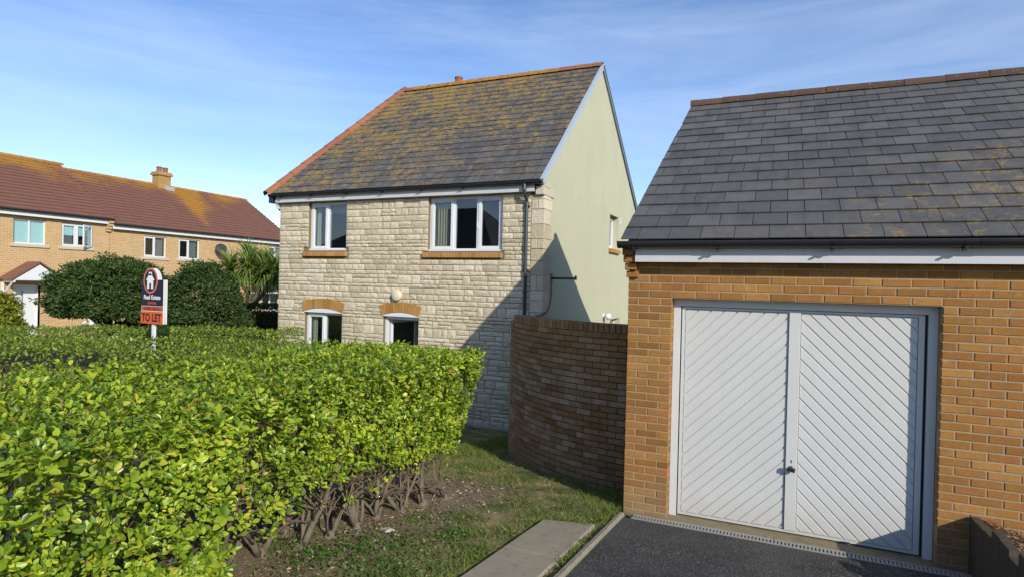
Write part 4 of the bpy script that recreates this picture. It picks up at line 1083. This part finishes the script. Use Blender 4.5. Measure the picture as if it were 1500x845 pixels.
cc = np.concatenate([c1, c2, c3]); dd = np.concatenate([d1, d2, d3]); K = len(cc)
stemv = unit(dd*.55+np.array((0, 0, .75))+nr.normal(size=(K, 3))*.35)          # each shoot points up and out
per = nr.integers(4, 10, K); idx = np.repeat(np.arange(K), per); n = len(idx)
sz = nr.uniform(.024, .062, K)*np.where(nr.random(K) < .05, 1.35, 1.0)
t = nr.random(n); rad_ = unit(np.cross(stemv[idx], nr.normal(size=(n, 3))))
p = cc[idx]+stemv[idx]*((t-.5)*.085)[:, None]+rad_*.006
ax = unit(rad_*.9+stemv[idx]*(.25+.6*t)[:, None]+nr.normal(size=(n, 3))*.18)
nm = unit(stemv[idx]*.8-rad_*.35+dd[idx]*.25+nr.normal(size=(n, 3))*.25)
L = sz[idx]*nr.uniform(.65, 1.15, n)*(1.1-.35*t)
leaves('foliage', p+hI, ax, nm, L, L*nr.uniform(.50, .66, n), LEAF8, green_hedge, hedge)
# shoots standing proud of the clipped top
sh = []; sp = MB()
for k in range(48):
    y = -.6-5.0*rnd.random(); x = rnd.uniform(-2.7, -1.5); z = 1.58+.028*max(0, (-1.45-x)/1.3)*(-.4-y)
    hgt = rnd.choice((.05, .07, .09, .14)); a = Vector((rnd.uniform(-.3, .3), rnd.uniform(-.3, .3), 1)).normalized()
    P0 = Vector((x, y, z-.05)); sp.tube([P0+Vector(hI), P0+a*(hgt+.05)+Vector(hI)], .0025, 4)
    for j in range(int(4+hgt*60)):
        t = rnd.uniform(.2, 1); an = rnd.uniform(0, 6.28); sh.append((*(P0+a*((hgt+.05)*t)), math.cos(an), math.sin(an), .8))
sh = np.array(sh); n = len(sh); L = nr.uniform(.032, .055, n)
leaves('shoot_leaves', sh[:, :3]+hI, sh[:, 3:], np.cross(sh[:, 3:], np.cross((0, 0, 1.), sh[:, 3:])), L, L*.55, LEAF8, green_hedge, hedge)
sp.build('shoot', twig_mat, hedge, kind='stuff')
# stems: every plant forks a few times from a flared foot
stems = [(-1.98, -2.90), (-1.86, -2.62), (-1.83, -2.33), (-1.80, -2.03), (-1.86, -1.68), (-1.79, -1.40), (-1.74, -1.08), (-1.68, -.78), (-1.95, -1.2), (-2.1, -1.9), (-2.0, -.62),
         (-1.95, -3.25), (-1.85, -3.6), (-2.2, -3.1), (-1.9, -4.0), (-2.15, -2.5), (-1.88, -4.4)]
def wiggle(p, d, L, n, am):
    P = [Vector(p)]; d = Vector(d).normalized()
    for k in range(n):
        d = (d+Vector((rnd.uniform(-am, am), rnd.uniform(-am, am), rnd.uniform(-am*.4, am*.6)))).normalized(); P.append(P[-1]+d*(L/n))
    return P
twigs = MB()
for (x, y) in stems:
    z = gz(x, y); mb = MB(); base = Vector((x, y, z-.04))+Vector(hI)
    mb.lathe([(.115, -.02), (.060, .03), (.036, .07), (.02, .10)], 9, T(base) @ RZ(rnd.uniform(0, 6)) @ Matrix.Diagonal((1.15, .85, 1, 1)).to_4x4())
    for k in range(rnd.choice((4, 5, 6))):
        an = rnd.uniform(0, 6.28); lean = rnd.uniform(.15, .5)
        for _ in range(20):
          P = wiggle(base+Vector((.02*math.cos(an), .02*math.sin(an), .05)), (lean*math.cos(an), lean*1.2*math.sin(an), 1), rnd.uniform(.6, .9), 7, .20)
          if P[-1].y-.9 < -.80 and P[-1].x-2 < -1.55: break
          an = rnd.uniform(0, 6.28)
        else: continue
        r_ = rnd.choice((.007, .010, .013, .018, .024)); mb.tube(P, [r_*(1.25-.1*i)*rnd.uniform(.88, 1.14) for i in range(len(P))], 7)
        for j in range(6):
            s_ = P[rnd.randrange(1, 7)]; Q = (wiggle(s_, (rnd.uniform(-1, 1), rnd.uniform(-1, 1), rnd.uniform(.1, 1)), rnd.uniform(.25, .5), 4, .25))
            if all(q.y-.9 < -.78 and q.x-2 < -1.50 for q in Q): twigs.tube(Q, [.008, .007, .006, .004, .002], 5, False)
    mb.build('stem', bark_mat, hedge, smooth=True)
# inner twigs just under the leaves
for k in range(900):
    y = rnd.uniform(-5.2, -.7); z = rnd.uniform(.8, 1.5) if y > -3.6 else rnd.uniform(.3, 1.5); x = rnd.choice((rnd.uniform(-1.72, -1.55), rnd.uniform(-2.6, -1.6)))
    s_ = Vector((x-.10*max(0, 1.2-z), y-.12*max(0, 1.2-z)*(1 if y > -1.2 else 0), z))+Vector(hI)
    twigs.tube(wiggle(s_, (rnd.uniform(-.3, .5), rnd.uniform(-.7, .7), rnd.uniform(-.1, 1)), rnd.uniform(.12, .30), 3, .25), [.0036, .003, .0025, .0015], 4, False)
twigs.build('twig', twig_mat, hedge, kind='stuff')

# ------------------------------------------------------------------ hedges and trees behind
def clipped_hedge(name, label, p0, p1, width, h, n, mat, leaf=(.03, .05), bump=.05, tilt=0):
    p0, p1 = Vector(p0), Vector(p1); L_ = (p1-p0).length; a = math.atan2(p1.y-p0.y, p1.x-p0.x)
    t = thing(name, label, 'hedge', (p0.x, p0.y, p0.z), a)
    p, d = rbox_points(n, (0, -width/2, 0), (L_, width/2, h), .12, {(0, 1): 1, (0, -1): 1, (1, -1): 1.2, (1, 1): .4, (2, 1): 1.2})
    p[:, 2] += (p1.z-p0.z)*p[:, 0]/L_
    p = p+d*(bump*lump(p, 2.6, len(label))+.4*bump*lump(p, 7, 4))[:, None]-d*np.clip(nr.exponential(.05, n), 0, .25)[:, None]
    nm = unit(d*.7+np.array((0, 0, .5))+nr.normal(size=(n, 3))*.6); ax = unit(nr.normal(size=(n, 3))+np.array((0, 0, .4)))
    L = nr.uniform(*leaf, n); leaves('foliage', p, ax, nm, L, L*.58, LEAF4, mat, t)
    mb = MB(); k = 0.3
    core = MB(); core.box(.2, L_-.2, -width/2+.22, width/2-.22, 0, h-.25); core.build('hedge_core', dark_bark, t)  # solid dark box filling the inside of the hedge
    while k < L_: mb.tube([(k, 0, -.15), (k+.05, .03, h*.6)], .03, 5); k += .5
    mb.build('stem', dark_bark, t); return t
clipped_hedge('clipped_hedge', 'long low bright green hedge behind the tall hedge across the path', (-11.2, -2.75, -.05), (-3.95, .52, -.05), 1.7, 1.43, 26000, hedge_mid, (.04, .065))
clipped_hedge('clipped_hedge', 'low clipped hedge behind the white post of the letting board', (-16.5, -.35, -.45), (-7.9, 3.5, -.3), 1.3, 1.55, 20000, hedge_mid, (.045, .075))
clipped_hedge('box_hedge', 'dark square clipped hedge below the palm', (-17.0, 8.1, -.35), (-13.3, 9.75, -.35), 1.2, 1.78, 14000, dark_leaf, (.06, .10))
def tree(name, label, cat, base, centre, rad, n, mat, leaf, trunks, flat=.25, seed=1, group=None, W=.5, droop=.0):
    t = thing(name, label, cat, base, 0, group); b = np.array(base); c_ = np.array(centre)-b; rad = np.array(rad)
    d = unit(nr.normal(size=(n, 3))); d[:, 2] = np.where(d[:, 2] < -flat, -flat*nr.random(n), d[:, 2])
    rr = 1+.09*lump(d, 2.6, seed)+.09*lump(d, 7, seed+1)+.06*lump(d, 15, seed+2)
    rr *= 1-np.clip(nr.exponential(.05, n), 0, .5)
    K = 330; kd = d[:K]; kc = kd*(rr[:K]*nr.uniform(.80, 1.0, K))[:, None]*rad          # sprays of leaf on the ends of branches
    ki = nr.integers(0, K, n); off = unit(nr.normal(size=(n, 3)))*(nr.random(n)**.45)[:, None]*np.array((.30, .30, .17))*(rad[0]/1.6)
    p = c_+np.where((nr.random(n) < .75)[:, None], kc[ki]+off, d*rr[:, None]*rad*.93); d = unit((p-c_)/rad)
    hole = lump(p, 3.4, seed+5) > 1.25
    p, d = p[~hole], d[~hole]; n = len(p)
    nm = unit(d+nr.normal(size=(n, 3))*.5+np.array((0, 0, .3))); ax = unit(d*.6+nr.normal(size=(n, 3))*.7+np.array((0, 0, -droop)))
    L = nr.uniform(*leaf, n); leaves('crown', p, ax, nm, L, L*W, LEAF4, mat, t)
    for tr_ in trunks:
        mb = MB(); P = [Vector(q)-Vector(base) for q in tr_]
        r_ = .10 if len(tr_) > 2 else .06; mb.tube(P, [r_*(1-.16*i) for i in range(len(P))], 8)
        for j in range(7):
            s_ = P[-1 if j % 2 else -2]; e = Vector(c_)+Vector((rnd.uniform(-.7, .7)*rad[0], rnd.uniform(-.7, .7)*rad[1], rnd.uniform(.0, .6)*rad[2]))
            m_ = (s_+e)/2+Vector((rnd.uniform(-.2, .2), rnd.uniform(-.2, .2), -.12)); mb.tube([s_, m_, e], [.05, .04, .015], 6)
        mb.build('trunk', dark_bark, t, smooth=True)
    return t
tree('domed_evergreen_tree', 'wide domed dark evergreen tree on forked bare trunks before the terrace', 'tree', (-17.9, 6.0, -.35), (-17.95, 6.05, 1.50), (1.76, 1.76, 1.40), 64000, dark_leaf, (.09, .17),
     [[(-17.9, 5.9, -.4), (-17.95, 5.95, .45), (-18.1, 6.0, 1.1)], [(-17.3, 6.2, -.4), (-17.35, 6.2, .5), (-17.1, 6.25, 1.1)], [(-17.8, 5.9, .45), (-17.2, 6.1, 1.0)], [(-17.35, 6.2, .5), (-17.9, 6.0, 1.1)]], .34, 3, W=.34)
tree('round_evergreen_shrub', 'rounded dark evergreen shrub between the letting board and the palm', 'shrub', (-14.4, 6.5, -.35), (-14.40, 6.45, 1.25), (1.25, 1.2, 1.55), 40000, dark_leaf, (.06, .11),
     [[(-14.4, 6.5, -.4), (-14.4, 6.5, .4), (-14.3, 6.5, 1.0)]], .85, 8, W=.55)
tree('yellow_green_shrub', 'rounded yellow green shrub in front of the porch', 'shrub', (-15.3, 1.7, -.35), (-15.42, 1.62, .95), (.62, .62, .95), 22000, bush_leaf, (.05, .09),
     [[(-15.3, 1.7, -.4), (-15.3, 1.7, .3), (-15.2, 1.7, .8)]], .9, 13, W=.6)
# cordyline palm: bare forked stem, heads of strap leaves
pt = thing('cabbage_palm', 'cabbage palm with shaggy heads of strap leaves beside the stone house', 'palm', (-15.6, 9.25, -.35))
tb = MB(); heads = [(-.1, 0, 2.95), (.42, .22, 2.75), (-.62, -.30, 2.85), (.20, .55, 3.05), (.75, .45, 2.9), (-.35, .3, 3.2)]
tb.tube([(0, 0, -.1), (.03, .02, .8), (.0, 0, 1.6), (.0, .0, 2.1)], [.13, .11, .10, .09], 8)
for h_ in heads: tb.tube([(0, 0, 1.55), (h_[0]*.5, h_[1]*.5, 2.1), Vector(h_)], [.08, .07, .055], 7)
tb.build('trunk', bark_mat, pt, smooth=True)
P = []; A = []; NM = []
for h_ in heads:
    for k in range(230):
        el = rnd.uniform(-1.1, 1.35); an = rnd.uniform(0, 6.28); dv = Vector((math.cos(an)*math.cos(el), math.sin(an)*math.cos(el), math.sin(el)))
        P.append(h_); A.append(dv); NM.append(Vector((0, 0, 1)) if abs(dv.z) < .9 else Vector((1, 0, 0)))
P, A, NM = np.array(P), np.array([tuple(a) for a in A]), np.array([tuple(a) for a in NM])
STRAP = (np.array([(0,.4,0), (0,-.4,0), (.35,-.5,.05), (.35,.5,.05), (.7,-.4,.0), (.7,.4,.0), (1,0,-.22)]), np.array([(0,1,2), (0,2,3), (3,2,4), (3,4,5), (5,4,6)]))
n = len(P); leaves('fronds', P, A, NM, nr.uniform(.6, 1.05, n), np.full(n, .055), STRAP, palm_leaf, pt)

# ------------------------------------------------------------------ letting board
navy = simple('navy board', (.012,.014,.032), .45, .4, .1); orange_b = simple('orange board', (.62,.105,.020), .5, .4, .06); red_b = simple('red brown board', (.36,.085,.045), .5, .4, .06)
white_b = simple('white board', (.72,.73,.74), .5, .4, .04); post_w = simple('white painted post', (.70,.71,.72), .6, .3, .06)
sg = thing('letting_board', 'letting board with orange TO LET panel and white house emblem on white post', 'sign', (-9.07, 1.2, gz(-9.07, 1.2)))
zb = -gz(-9.07, 1.2)
MB().box(-.035, .035, -.011, .029, -.3, zb+2.0).build('post', post_w, sg)
def board(y0, y1, mat_name, face):
    w = .30
    parts = [('board', white_b, [(-w, 1.44), (w, 1.44), (w, 2.24), (-w, 2.24)])]
    o = MB().prism([(x, z+zb) for x, z in parts[0][2]], y0, y1); n = 20
    circ = [(.195*math.cos(2*math.pi*i/n)-.045, 2.22+.232*math.sin(2*math.pi*i/n)+zb) for i in range(n)]
    o.prism(circ, y0+.002, y1-.002)
    return o.build('board', white_b, sg)
b1 = board(-.035, -.012, None, True); b2 = board(.030, .044, None, False)
yf = -.038
MB().prism([(x, z+zb) for x, z in ((-.30, 1.765), (.30, 1.765), (.30, 2.24), (-.30, 2.24))], yf, -.0355).build('navy_panel', navy, b1)
MB().prism([(x, z+zb) for x, z in ((-.29, 1.675), (.30, 1.675), (.30, 1.757), (-.29, 1.757))], yf, -.0355).build('phone_panel', red_b, b1)
MB().prism([(x, z+zb) for x, z in ((-.30, 1.44), (.30, 1.44), (.30, 1.665), (-.30, 1.665))], yf-.006, -.0355).build('to_let_panel', orange_b, b1)
def disc(rx_, rz_, y0, y1, mat, nm_):
    n = 28; MB().prism([(rx_*math.cos(2*math.pi*i/n)-.045, 2.22+rz_*math.sin(2*math.pi*i/n)+zb) for i in range(n)], y0, y1).build(nm_, mat, b1)
disc(.195, .232, yf-.006, yf-.001, simple('salmon ring', (.55,.16,.10), .5, .4, .05), 'emblem_ring'); disc(.160, .200, yf-.009, yf-.0065, navy, 'emblem_disc')
hs = [(-.085, 2.03), (-.03, 2.03), (-.03, 2.13), (.03, 2.13), (.03, 2.03), (.085, 2.03), (.085, 2.20), (.115, 2.20), (.045, 2.31), (.045, 2.355), (-.005, 2.355), (-.03, 2.34), (-.12, 2.20), (-.085, 2.20)]
hm = MB()
for poly in ([(-.085, 2.03), (-.03, 2.03), (-.03, 2.14), (-.085, 2.14)], [(.03, 2.03), (.085, 2.03), (.085, 2.14), (.03, 2.14)], [(-.085, 2.1401), (.085, 2.1401), (.085, 2.20), (-.085, 2.20)], [(-.12, 2.2001), (.12, 2.2001), (.0, 2.35)], [(-.045, 2.29), (.045, 2.29), (.04, 2.36), (-.04, 2.36)]):
    hm.prism([(x*.95-.045, z*.92+zb+.2056) for x, z in poly], yf-.013, yf-.0095)
hm.build('house_emblem', white_b, b1)
def text(s, x, z, size, mat, name, y, sx=1.0, bold=.0):
    cv = bpy.data.curves.new(name, 'FONT'); cv.body = s; cv.size = size; cv.extrude = .0012; cv.align_x = 'CENTER'; cv.offset = bold; cv.resolution_u = 3
    o = bpy.data.objects.new(name, cv); C.objects.link(o); dg = bpy.context.evaluated_depsgraph_get(); me = bpy.data.meshes.new_from_object(o.evaluated_get(dg))
    C.objects.unlink(o); bpy.data.objects.remove(o)
    me.materials.clear(); return ob(name, me, mat, b1, T((x, y, z+zb)) @ Matrix.Rotation(R(90), 4, 'X') @ Matrix.Diagonal((sx, 1, 1, 1)).to_4x4())
text('Real Estate', 0, 1.885, .112, white_b, 'name_lettering', yf-.002, .92, .002)
text('ESTATES', 0, 1.795, .06, orange_b, 'small_lettering', yf-.002, 1.0, .001)
text('01305 726111', 0, 1.690, .075, simple('maroon lettering', (.11,.02,.015), .5, .4, .05), 'phone_lettering', yf-.002, .95, .001)
text('TO LET', 0, 1.485, .20, navy, 'to_let_lettering', yf-.008, .80, .006)

# ------------------------------------------------------------------ person sitting by the terrace
per = thing('person', 'person in a white top sitting before the terrace with a hand raised to the face', 'person', (-24.8, 9.5, -.35), R(-35))
sk = bpy.data.meshes.new('body')
J = {'pel': (0,0,.50), 'waist': (0,.0,.68), 'chest': (0,-.02,.90), 'neck': (0,-.02,1.04), 'head': (0,-.03,1.12), 'crown': (0,-.02,1.28),
     'ls': (-.19,-.01,.98), 'le': (-.25,-.16,.74), 'lh': (-.10,-.34,.62), 'rs': (.19,-.01,.98), 're': (.30,-.20,.84), 'rh': (.13,-.22,1.08),
     'lhip': (-.10,-.04,.48), 'lk': (-.13,-.46,.50), 'lf': (-.13,-.46,.08), 'lt': (-.13,-.62,.03), 'rhip': (.10,-.04,.48), 'rk': (.13,-.46,.50), 'rf': (.13,-.46,.08), 'rt': (.13,-.62,.03)}
ed = [('pel','waist'), ('waist','chest'), ('chest','neck'), ('neck','head'), ('head','crown'), ('chest','ls'), ('ls','le'), ('le','lh'), ('chest','rs'), ('rs','re'), ('re','rh'),
      ('pel','lhip'), ('lhip','lk'), ('lk','lf'), ('lf','lt'), ('pel','rhip'), ('rhip','rk'), ('rk','rf'), ('rf','rt')]
rad = {'pel': .15, 'waist': .14, 'chest': .15, 'neck': .055, 'head': .085, 'crown': .075, 'ls': .065, 'le': .048, 'lh': .035, 'rs': .065, 're': .048, 'rh': .04, 'lhip': .095, 'lk': .065, 'lf': .045, 'lt': .035, 'rhip': .095, 'rk': .065, 'rf': .045, 'rt': .035}
ks = list(J); sk.from_pydata([J[k] for k in ks], [(ks.index(a), ks.index(b)) for a, b in ed], [])
so = bpy.data.objects.new('body_source', sk); C.objects.link(so)
md = so.modifiers.new('skin', 'SKIN'); 
for i, k in enumerate(ks): sk.skin_vertices[0].data[i].radius = (rad[k], rad[k]*(.75 if k in ('chest', 'waist', 'pel') else 1)); sk.skin_vertices[0].data[i].use_root = (k == 'pel')
so.modifiers.new('sub', 'SUBSURF').levels = 2
dg = bpy.context.evaluated_depsgraph_get(); bmsh = bpy.data.meshes.new_from_object(so.evaluated_get(dg)); C.objects.unlink(so); bpy.data.objects.remove(so)
m = MT('skin and clothes', .7, .3); X, Y, Z = m.xyz(m.pos(True))
top = m.math('MULTIPLY', m.math('GREATER_THAN', Z, .58), m.math('LESS_THAN', Z, 1.02))
arm = m.math('GREATER_THAN', m.math('ABSOLUTE', X), .235)
c = m.mix(m.math('GREATER_THAN', Z, .58), (.05,.06,.10), (.50,.27,.19)); c = m.mix(m.math('MULTIPLY', top, m.math('SUBTRACT', 1.0, arm)), c, (.78,.79,.82)); m.col(c)
ob('body', bmsh, m.m, per, smooth=True)
hm_ = MB(); hm_.lathe([(.06, -.06), (.098, -.02), (.102, .05), (.085, .10), (.045, .125), (.005, .13)], 14, T((0, .0, 1.20)) @ Matrix.Rotation(R(-14), 4, 'X')); hm_.build('hair', simple('dark hair', (.03,.02,.015), .7, .3, .2), per, smooth=True)
fm = MB(); fm.tube([(0, -.115, 1.155), (0, -.135, 1.125), (0, -.115, 1.115)], [.010, .014, .008], 6)
for s_ in (-1, 1): fm.tube([(s_*.10, -.02, 1.13), (s_*.108, -.01, 1.16)], [.012, .014], 6)
fm.build('face', simple('skin', (.50,.27,.19), .6, .3, .05), per)
bench = thing('garden_bench', 'low wooden bench under the sitting person', 'bench', (-24.8, 9.5, -.35), R(-35))
wood = simple('fence timber', (.19,.085,.045), .85, .2, .35, 8)
for yy in (-.30, -.16, -.02, .12): MB().box(-.7, .7, yy, yy+.12, .345, .385).build('slat', wood, bench)
for xx in (-.6, .6):
    for yy in (-.26, .16): MB().box(xx-.035, xx+.035, yy-.03, yy+.03, 0, .345).build('leg', wood, bench)
# timber fence behind the tree: each board apart
fe = thing('timber_fence', 'brown close boarded timber fence behind the domed tree', 'fence', (-22.5, 9.4, -.35), R(58))
for k in range(24): MB().box(k*.16, k*.16+.15, -.012, .012, 0, .92+.03*math.sin(k*2.1)).build('board', wood, fe)
for zz in (.25, .7): MB().box(0, 3.85, .013, .06, zz, zz+.08).build('rail', wood, fe)
for k in range(3): MB().box(k*1.85, k*1.85+.09, .06, .15, -.1, 1.0).build('post', wood, fe)

# ------------------------------------------------------------------ raised bed beside the garage door
rbed = thing('raised_bed', 'raised bed of bark chippings edged with dark upright timbers beside the garage door', 'planter', (2.92, 0, 0))
tim = MT('dark weathered timber', .92, .15); c = tim.mix(tim.noise(14, 6, .75, vec=tim.mapv((9, 9, .8))), (.050,.042,.030), (.155,.13,.095)); tim.col(c); tim.bump(tim.noise(18, 5, .7, vec=tim.mapv((9, 9, .6))), .9, .02); tim = tim.m
y = -.008; k = 0
while y > -3.2:
    w_ = .185; zt = (.47 if y > -.5 else .50+.05*math.sin(k*2.3))-.0*y+(-.1*y*.55)
    z0 = -.25
    MB().cbox(-w_/2+.003, w_/2-.003, 0, .07, z0, zt, .006, T((.0, y-w_/2, 0)) @ RZ(R(-90))).build('timber', tim, rbed)
    y -= w_; k += 1
mulch = MT('bark mulch', .95, .1); c = mulch.ramp(mulch.rand(), [(0, (.10,.055,.03)), (.5, (.20,.125,.07)), (1, (.36,.26,.16))]); mulch.col(c); mulch = mulch.m
V = []; F = []; nxx, nyy = 12, 24
def bz(x, y): return .455-.10*y*.55-.30*max(0, x-.05)*(1 if y > -.6 else .6)+.015*math.sin(9*x+7*y)
for j in range(nyy+1):
    for i in range(nxx+1):
        x, y = .07+2.2*i/nxx, -.002-3.2*j/nyy; V.append((x, y, bz(x, y)-.012))
F = [(j*(nxx+1)+i, (j+1)*(nxx+1)+i, (j+1)*(nxx+1)+i+1, j*(nxx+1)+i+1) for j in range(nyy) for i in range(nxx)]
ob('soil', mesh_np('soil', V, F), simple('bed soil', (.09,.055,.032), .95, .1, .3, 20), rbed)
n = 9000; P = np.stack([nr.uniform(.075, 1.2, n), nr.uniform(-2.6, -.015, n), np.zeros(n)], 1); P[:, 2] = [bz(a, b)+nr.uniform(-.008, .012) for a, b in P[:, :2]]
A = nr.normal(size=(n, 3))*np.array((1, 1, .25)); NM = np.tile((0, 0, 1.), (n, 1))+nr.normal(size=(n, 3))*.35; L = nr.uniform(.02, .055, n)
leaves('bark_chip', P, A, NM, L, L*nr.uniform(.25, .5, n), LEAF4, mulch, rbed)

# ------------------------------------------------------------------ grass, weeds, litter
def gzv(P): return np.array([gz(a, b) for a, b in P])
def turf_ok(x, y):
    ok = (x > -3.2) & (x < -.01) & ~((x > -.60) & (x < -.08) & (y < -.79+.0))
    r_ = np.hypot(x, y-3.65); return ok & ~((r_ < 2.74) & (y > .9)) & (y < 4.77)
n = 190000
P = np.stack([nr.uniform(-3.2, 0, n), nr.uniform(-4.2, 4.7, n)], 1)
lum = lump(np.c_[P, np.zeros(n)], 2.2, 31)+.6*lump(np.c_[P, np.zeros(n)], 6, 32)
bedm = np.clip((P[:, 0]+1.25+.22*lump(np.c_[P, np.zeros(n)], 3, 33))/.5, 0, 1); bedm = np.where(P[:, 1] > .1, 1, bedm)
dens = bedm*np.clip(.50+.62*lum, .05, 1)*np.where(P[:, 1] > 1.2, .75, 1)*np.where((P[:, 0] > -.12) | (P[:, 1] < -1.2), .55, 1)
kp = turf_ok(P[:, 0], P[:, 1]) & (nr.random(n) < dens); P = P[kp]; lum = lum[kp]; n = len(P)
P3 = np.c_[P, gzv(P)-.004]; A = unit(nr.normal(size=(n, 3))*np.array((.55, .55, .2))+np.array((0, 0, .75))); NM = nr.normal(size=(n, 3))
L = nr.uniform(.03, .085, n)*(1+.35*np.clip(lum, -1, 1)); dryc = nr.random(n) < np.clip(.38-.45*lum, .05, .85)
grass_o = leaves('lawn_grass', P3[~dryc], A[~dryc], NM[~dryc], L[~dryc], np.full((~dryc).sum(), .0052), BLADE, grass_leaf); tag(grass_o, 'short green lawn grass between hedge and garage', 'grass', kind='stuff')
dry_o = leaves('dry_grass', P3[dryc], unit(A[dryc]*np.array((1.6, 1.6, .55))), NM[dryc], L[dryc]*.9, np.full(dryc.sum(), .0046), BLADE, dry_leaf); tag(dry_o, 'dry straw coloured grass scattered through the lawn', 'grass', kind='stuff')
# ground-cover weeds in clumps
P = []
for cx, cy, s_, k in ((-1.30, -2.15, .22, 420), (-1.45, -2.5, .20, 330), (-1.05, -2.55, .22, 250), (-1.25, -2.95, .3, 330), (-1.0, -1.75, .10, 160), (-1.7, -2.75, .14, 260), (-1.5, -1.55, .08, 90), (-1.2, -1.3, .10, 130), (-.85, -3.0, .2, 260), (-2.1, -2.7, .12, 160)):
    P.append(np.c_[nr.normal(cx, s_, k), nr.normal(cy, s_, k)])
P = np.concatenate(P); P = P[turf_ok(P[:, 0], P[:, 1])]; n = len(P)
P3 = np.c_[P, gzv(P)+nr.uniform(0, .06, n)]; A = unit(nr.normal(size=(n, 3))*np.array((1, 1, .4))+np.array((0, 0, .35))); NM = np.tile((0, 0, 1.), (n, 1))+nr.normal(size=(n, 3))*.4; L = nr.uniform(.02, .05, n)
wo = leaves('ground_cover_weeds', P3, A, NM, L, L*.5, LEAF4, weed_leaf); tag(wo, 'low green weeds spreading under the hedge edge', 'weeds', kind='stuff')
# fallen leaves and chips on the bare soil
n = 5200; P = np.stack([nr.uniform(-2.2, -.62, n), nr.uniform(-3.6, .1, n)], 1); P = P[(nr.random(n) < np.clip((-.7-P[:, 0])/1.0, .12, 1))]; n = len(P)
P3 = np.c_[P, gzv(P)+nr.uniform(.004, .016, n)]; A = nr.normal(size=(n, 3))*np.array((1, 1, .2)); NM = np.tile((0, 0, 1.), (n, 1))+nr.normal(size=(n, 3))*.35; L = nr.uniform(.015, .05, n)
litter = leaf_mat('leaf litter', [(0, (.10,.065,.04)), (.5, (.22,.15,.09)), (.85, (.36,.27,.17)), (1, (.48,.42,.31))], .1, .8, .2)
lo_ = leaves('leaf_litter', P3, A, NM, L, L*.45, LEAF4, litter); tag(lo_, 'dry fallen leaves and chips on the bare soil', 'leaf litter', kind='stuff')
# stones on the soil
mb = MB()
for k in range(75):
    x, y = rnd.uniform(-2.1, -.66), rnd.uniform(-3.3, .0); s_ = rnd.choice((.005, .006, .008, .010, .013))
    if rnd.random() > (-.55-x)/1.2: continue
    mb.lathe([(.4*s_, -s_*.4), (s_, 0), (.75*s_, .5*s_), (.2*s_, .75*s_)], 6, T((x, y, gz(x, y)+.3*s_)) @ RZ(rnd.uniform(0, 6)) @ Matrix.Rotation(rnd.uniform(-.5, .5), 4, 'X') @ Matrix.Diagonal((1.3, .8, .8, 1)).to_4x4())
po = mb.build('pebbles', simple('pale pebble', (.27,.24,.185), .9, .2, .4, 30), kind='stuff'); tag(po, 'small pale stones scattered on the bare soil', 'pebbles')
def rock(x, y, s_, lab, rz):
    me = MB(); n = 8
    prof = [(.55, -.25), (1.0, 0), (.85, .32), (.45, .5)]
    V = [(r_*math.cos(2*math.pi*i/n)*(1+.2*math.sin(3*i+r_*9)), .62*r_*math.sin(2*math.pi*i/n)*(1+.2*math.cos(2*i+1)), z*.7) for r_, z in prof for i in range(n)]
    F = [(j*n+i, j*n+(i+1) % n, (j+1)*n+(i+1) % n, (j+1)*n+i) for j in range(3) for i in range(n)]+[tuple(range(3*n, 4*n)), tuple(range(n-1, -1, -1))]
    o = me.add(V, F).build('flat_stone', simple('pale stone', (.40,.36,.29), .9, .2, .25, 30, .5, 60), None, T((x, y, gz(x, y)+.006)) @ RZ(rz) @ Matrix.Scale(s_, 4)); tag(o, lab, 'stone')
rock(-1.56, -1.93, .062, 'flat pale stone lying on soil among the hedge stems', .3)
# grass tufts in the cracks by the drain and the kerb
def tuft(x, y, z, n, L, lab, mat, name):
    a = nr.uniform(0, 6.28, n); A = np.c_[np.cos(a), np.sin(a), nr.uniform(.3, 1.6, n)]; P = np.c_[nr.normal(0, .02, n), nr.normal(0, .012, n), np.full(n, -.005)]
    t = thing(name, lab, 'weed', (x, y, z)); leaves('blades', P, A, nr.normal(size=(n, 3)), nr.uniform(.5, 1, n)*L, np.full(n, .006), BLADE, mat, t)
tuft(1.40, -.082, -.02, 26, .10, 'dry grass tuft growing from the threshold crack under the garage door', dry_leaf, 'grass_tuft')
tuft(.12, -.14, .0, 40, .07, 'small green weed at the corner of the drain and kerb', weed_leaf, 'green_weed')
# ------------------------------------------------------------------ render settings
scene.render.engine = 'CYCLES'
scene.cycles.max_bounces = 6; scene.cycles.transparent_max_bounces = 12
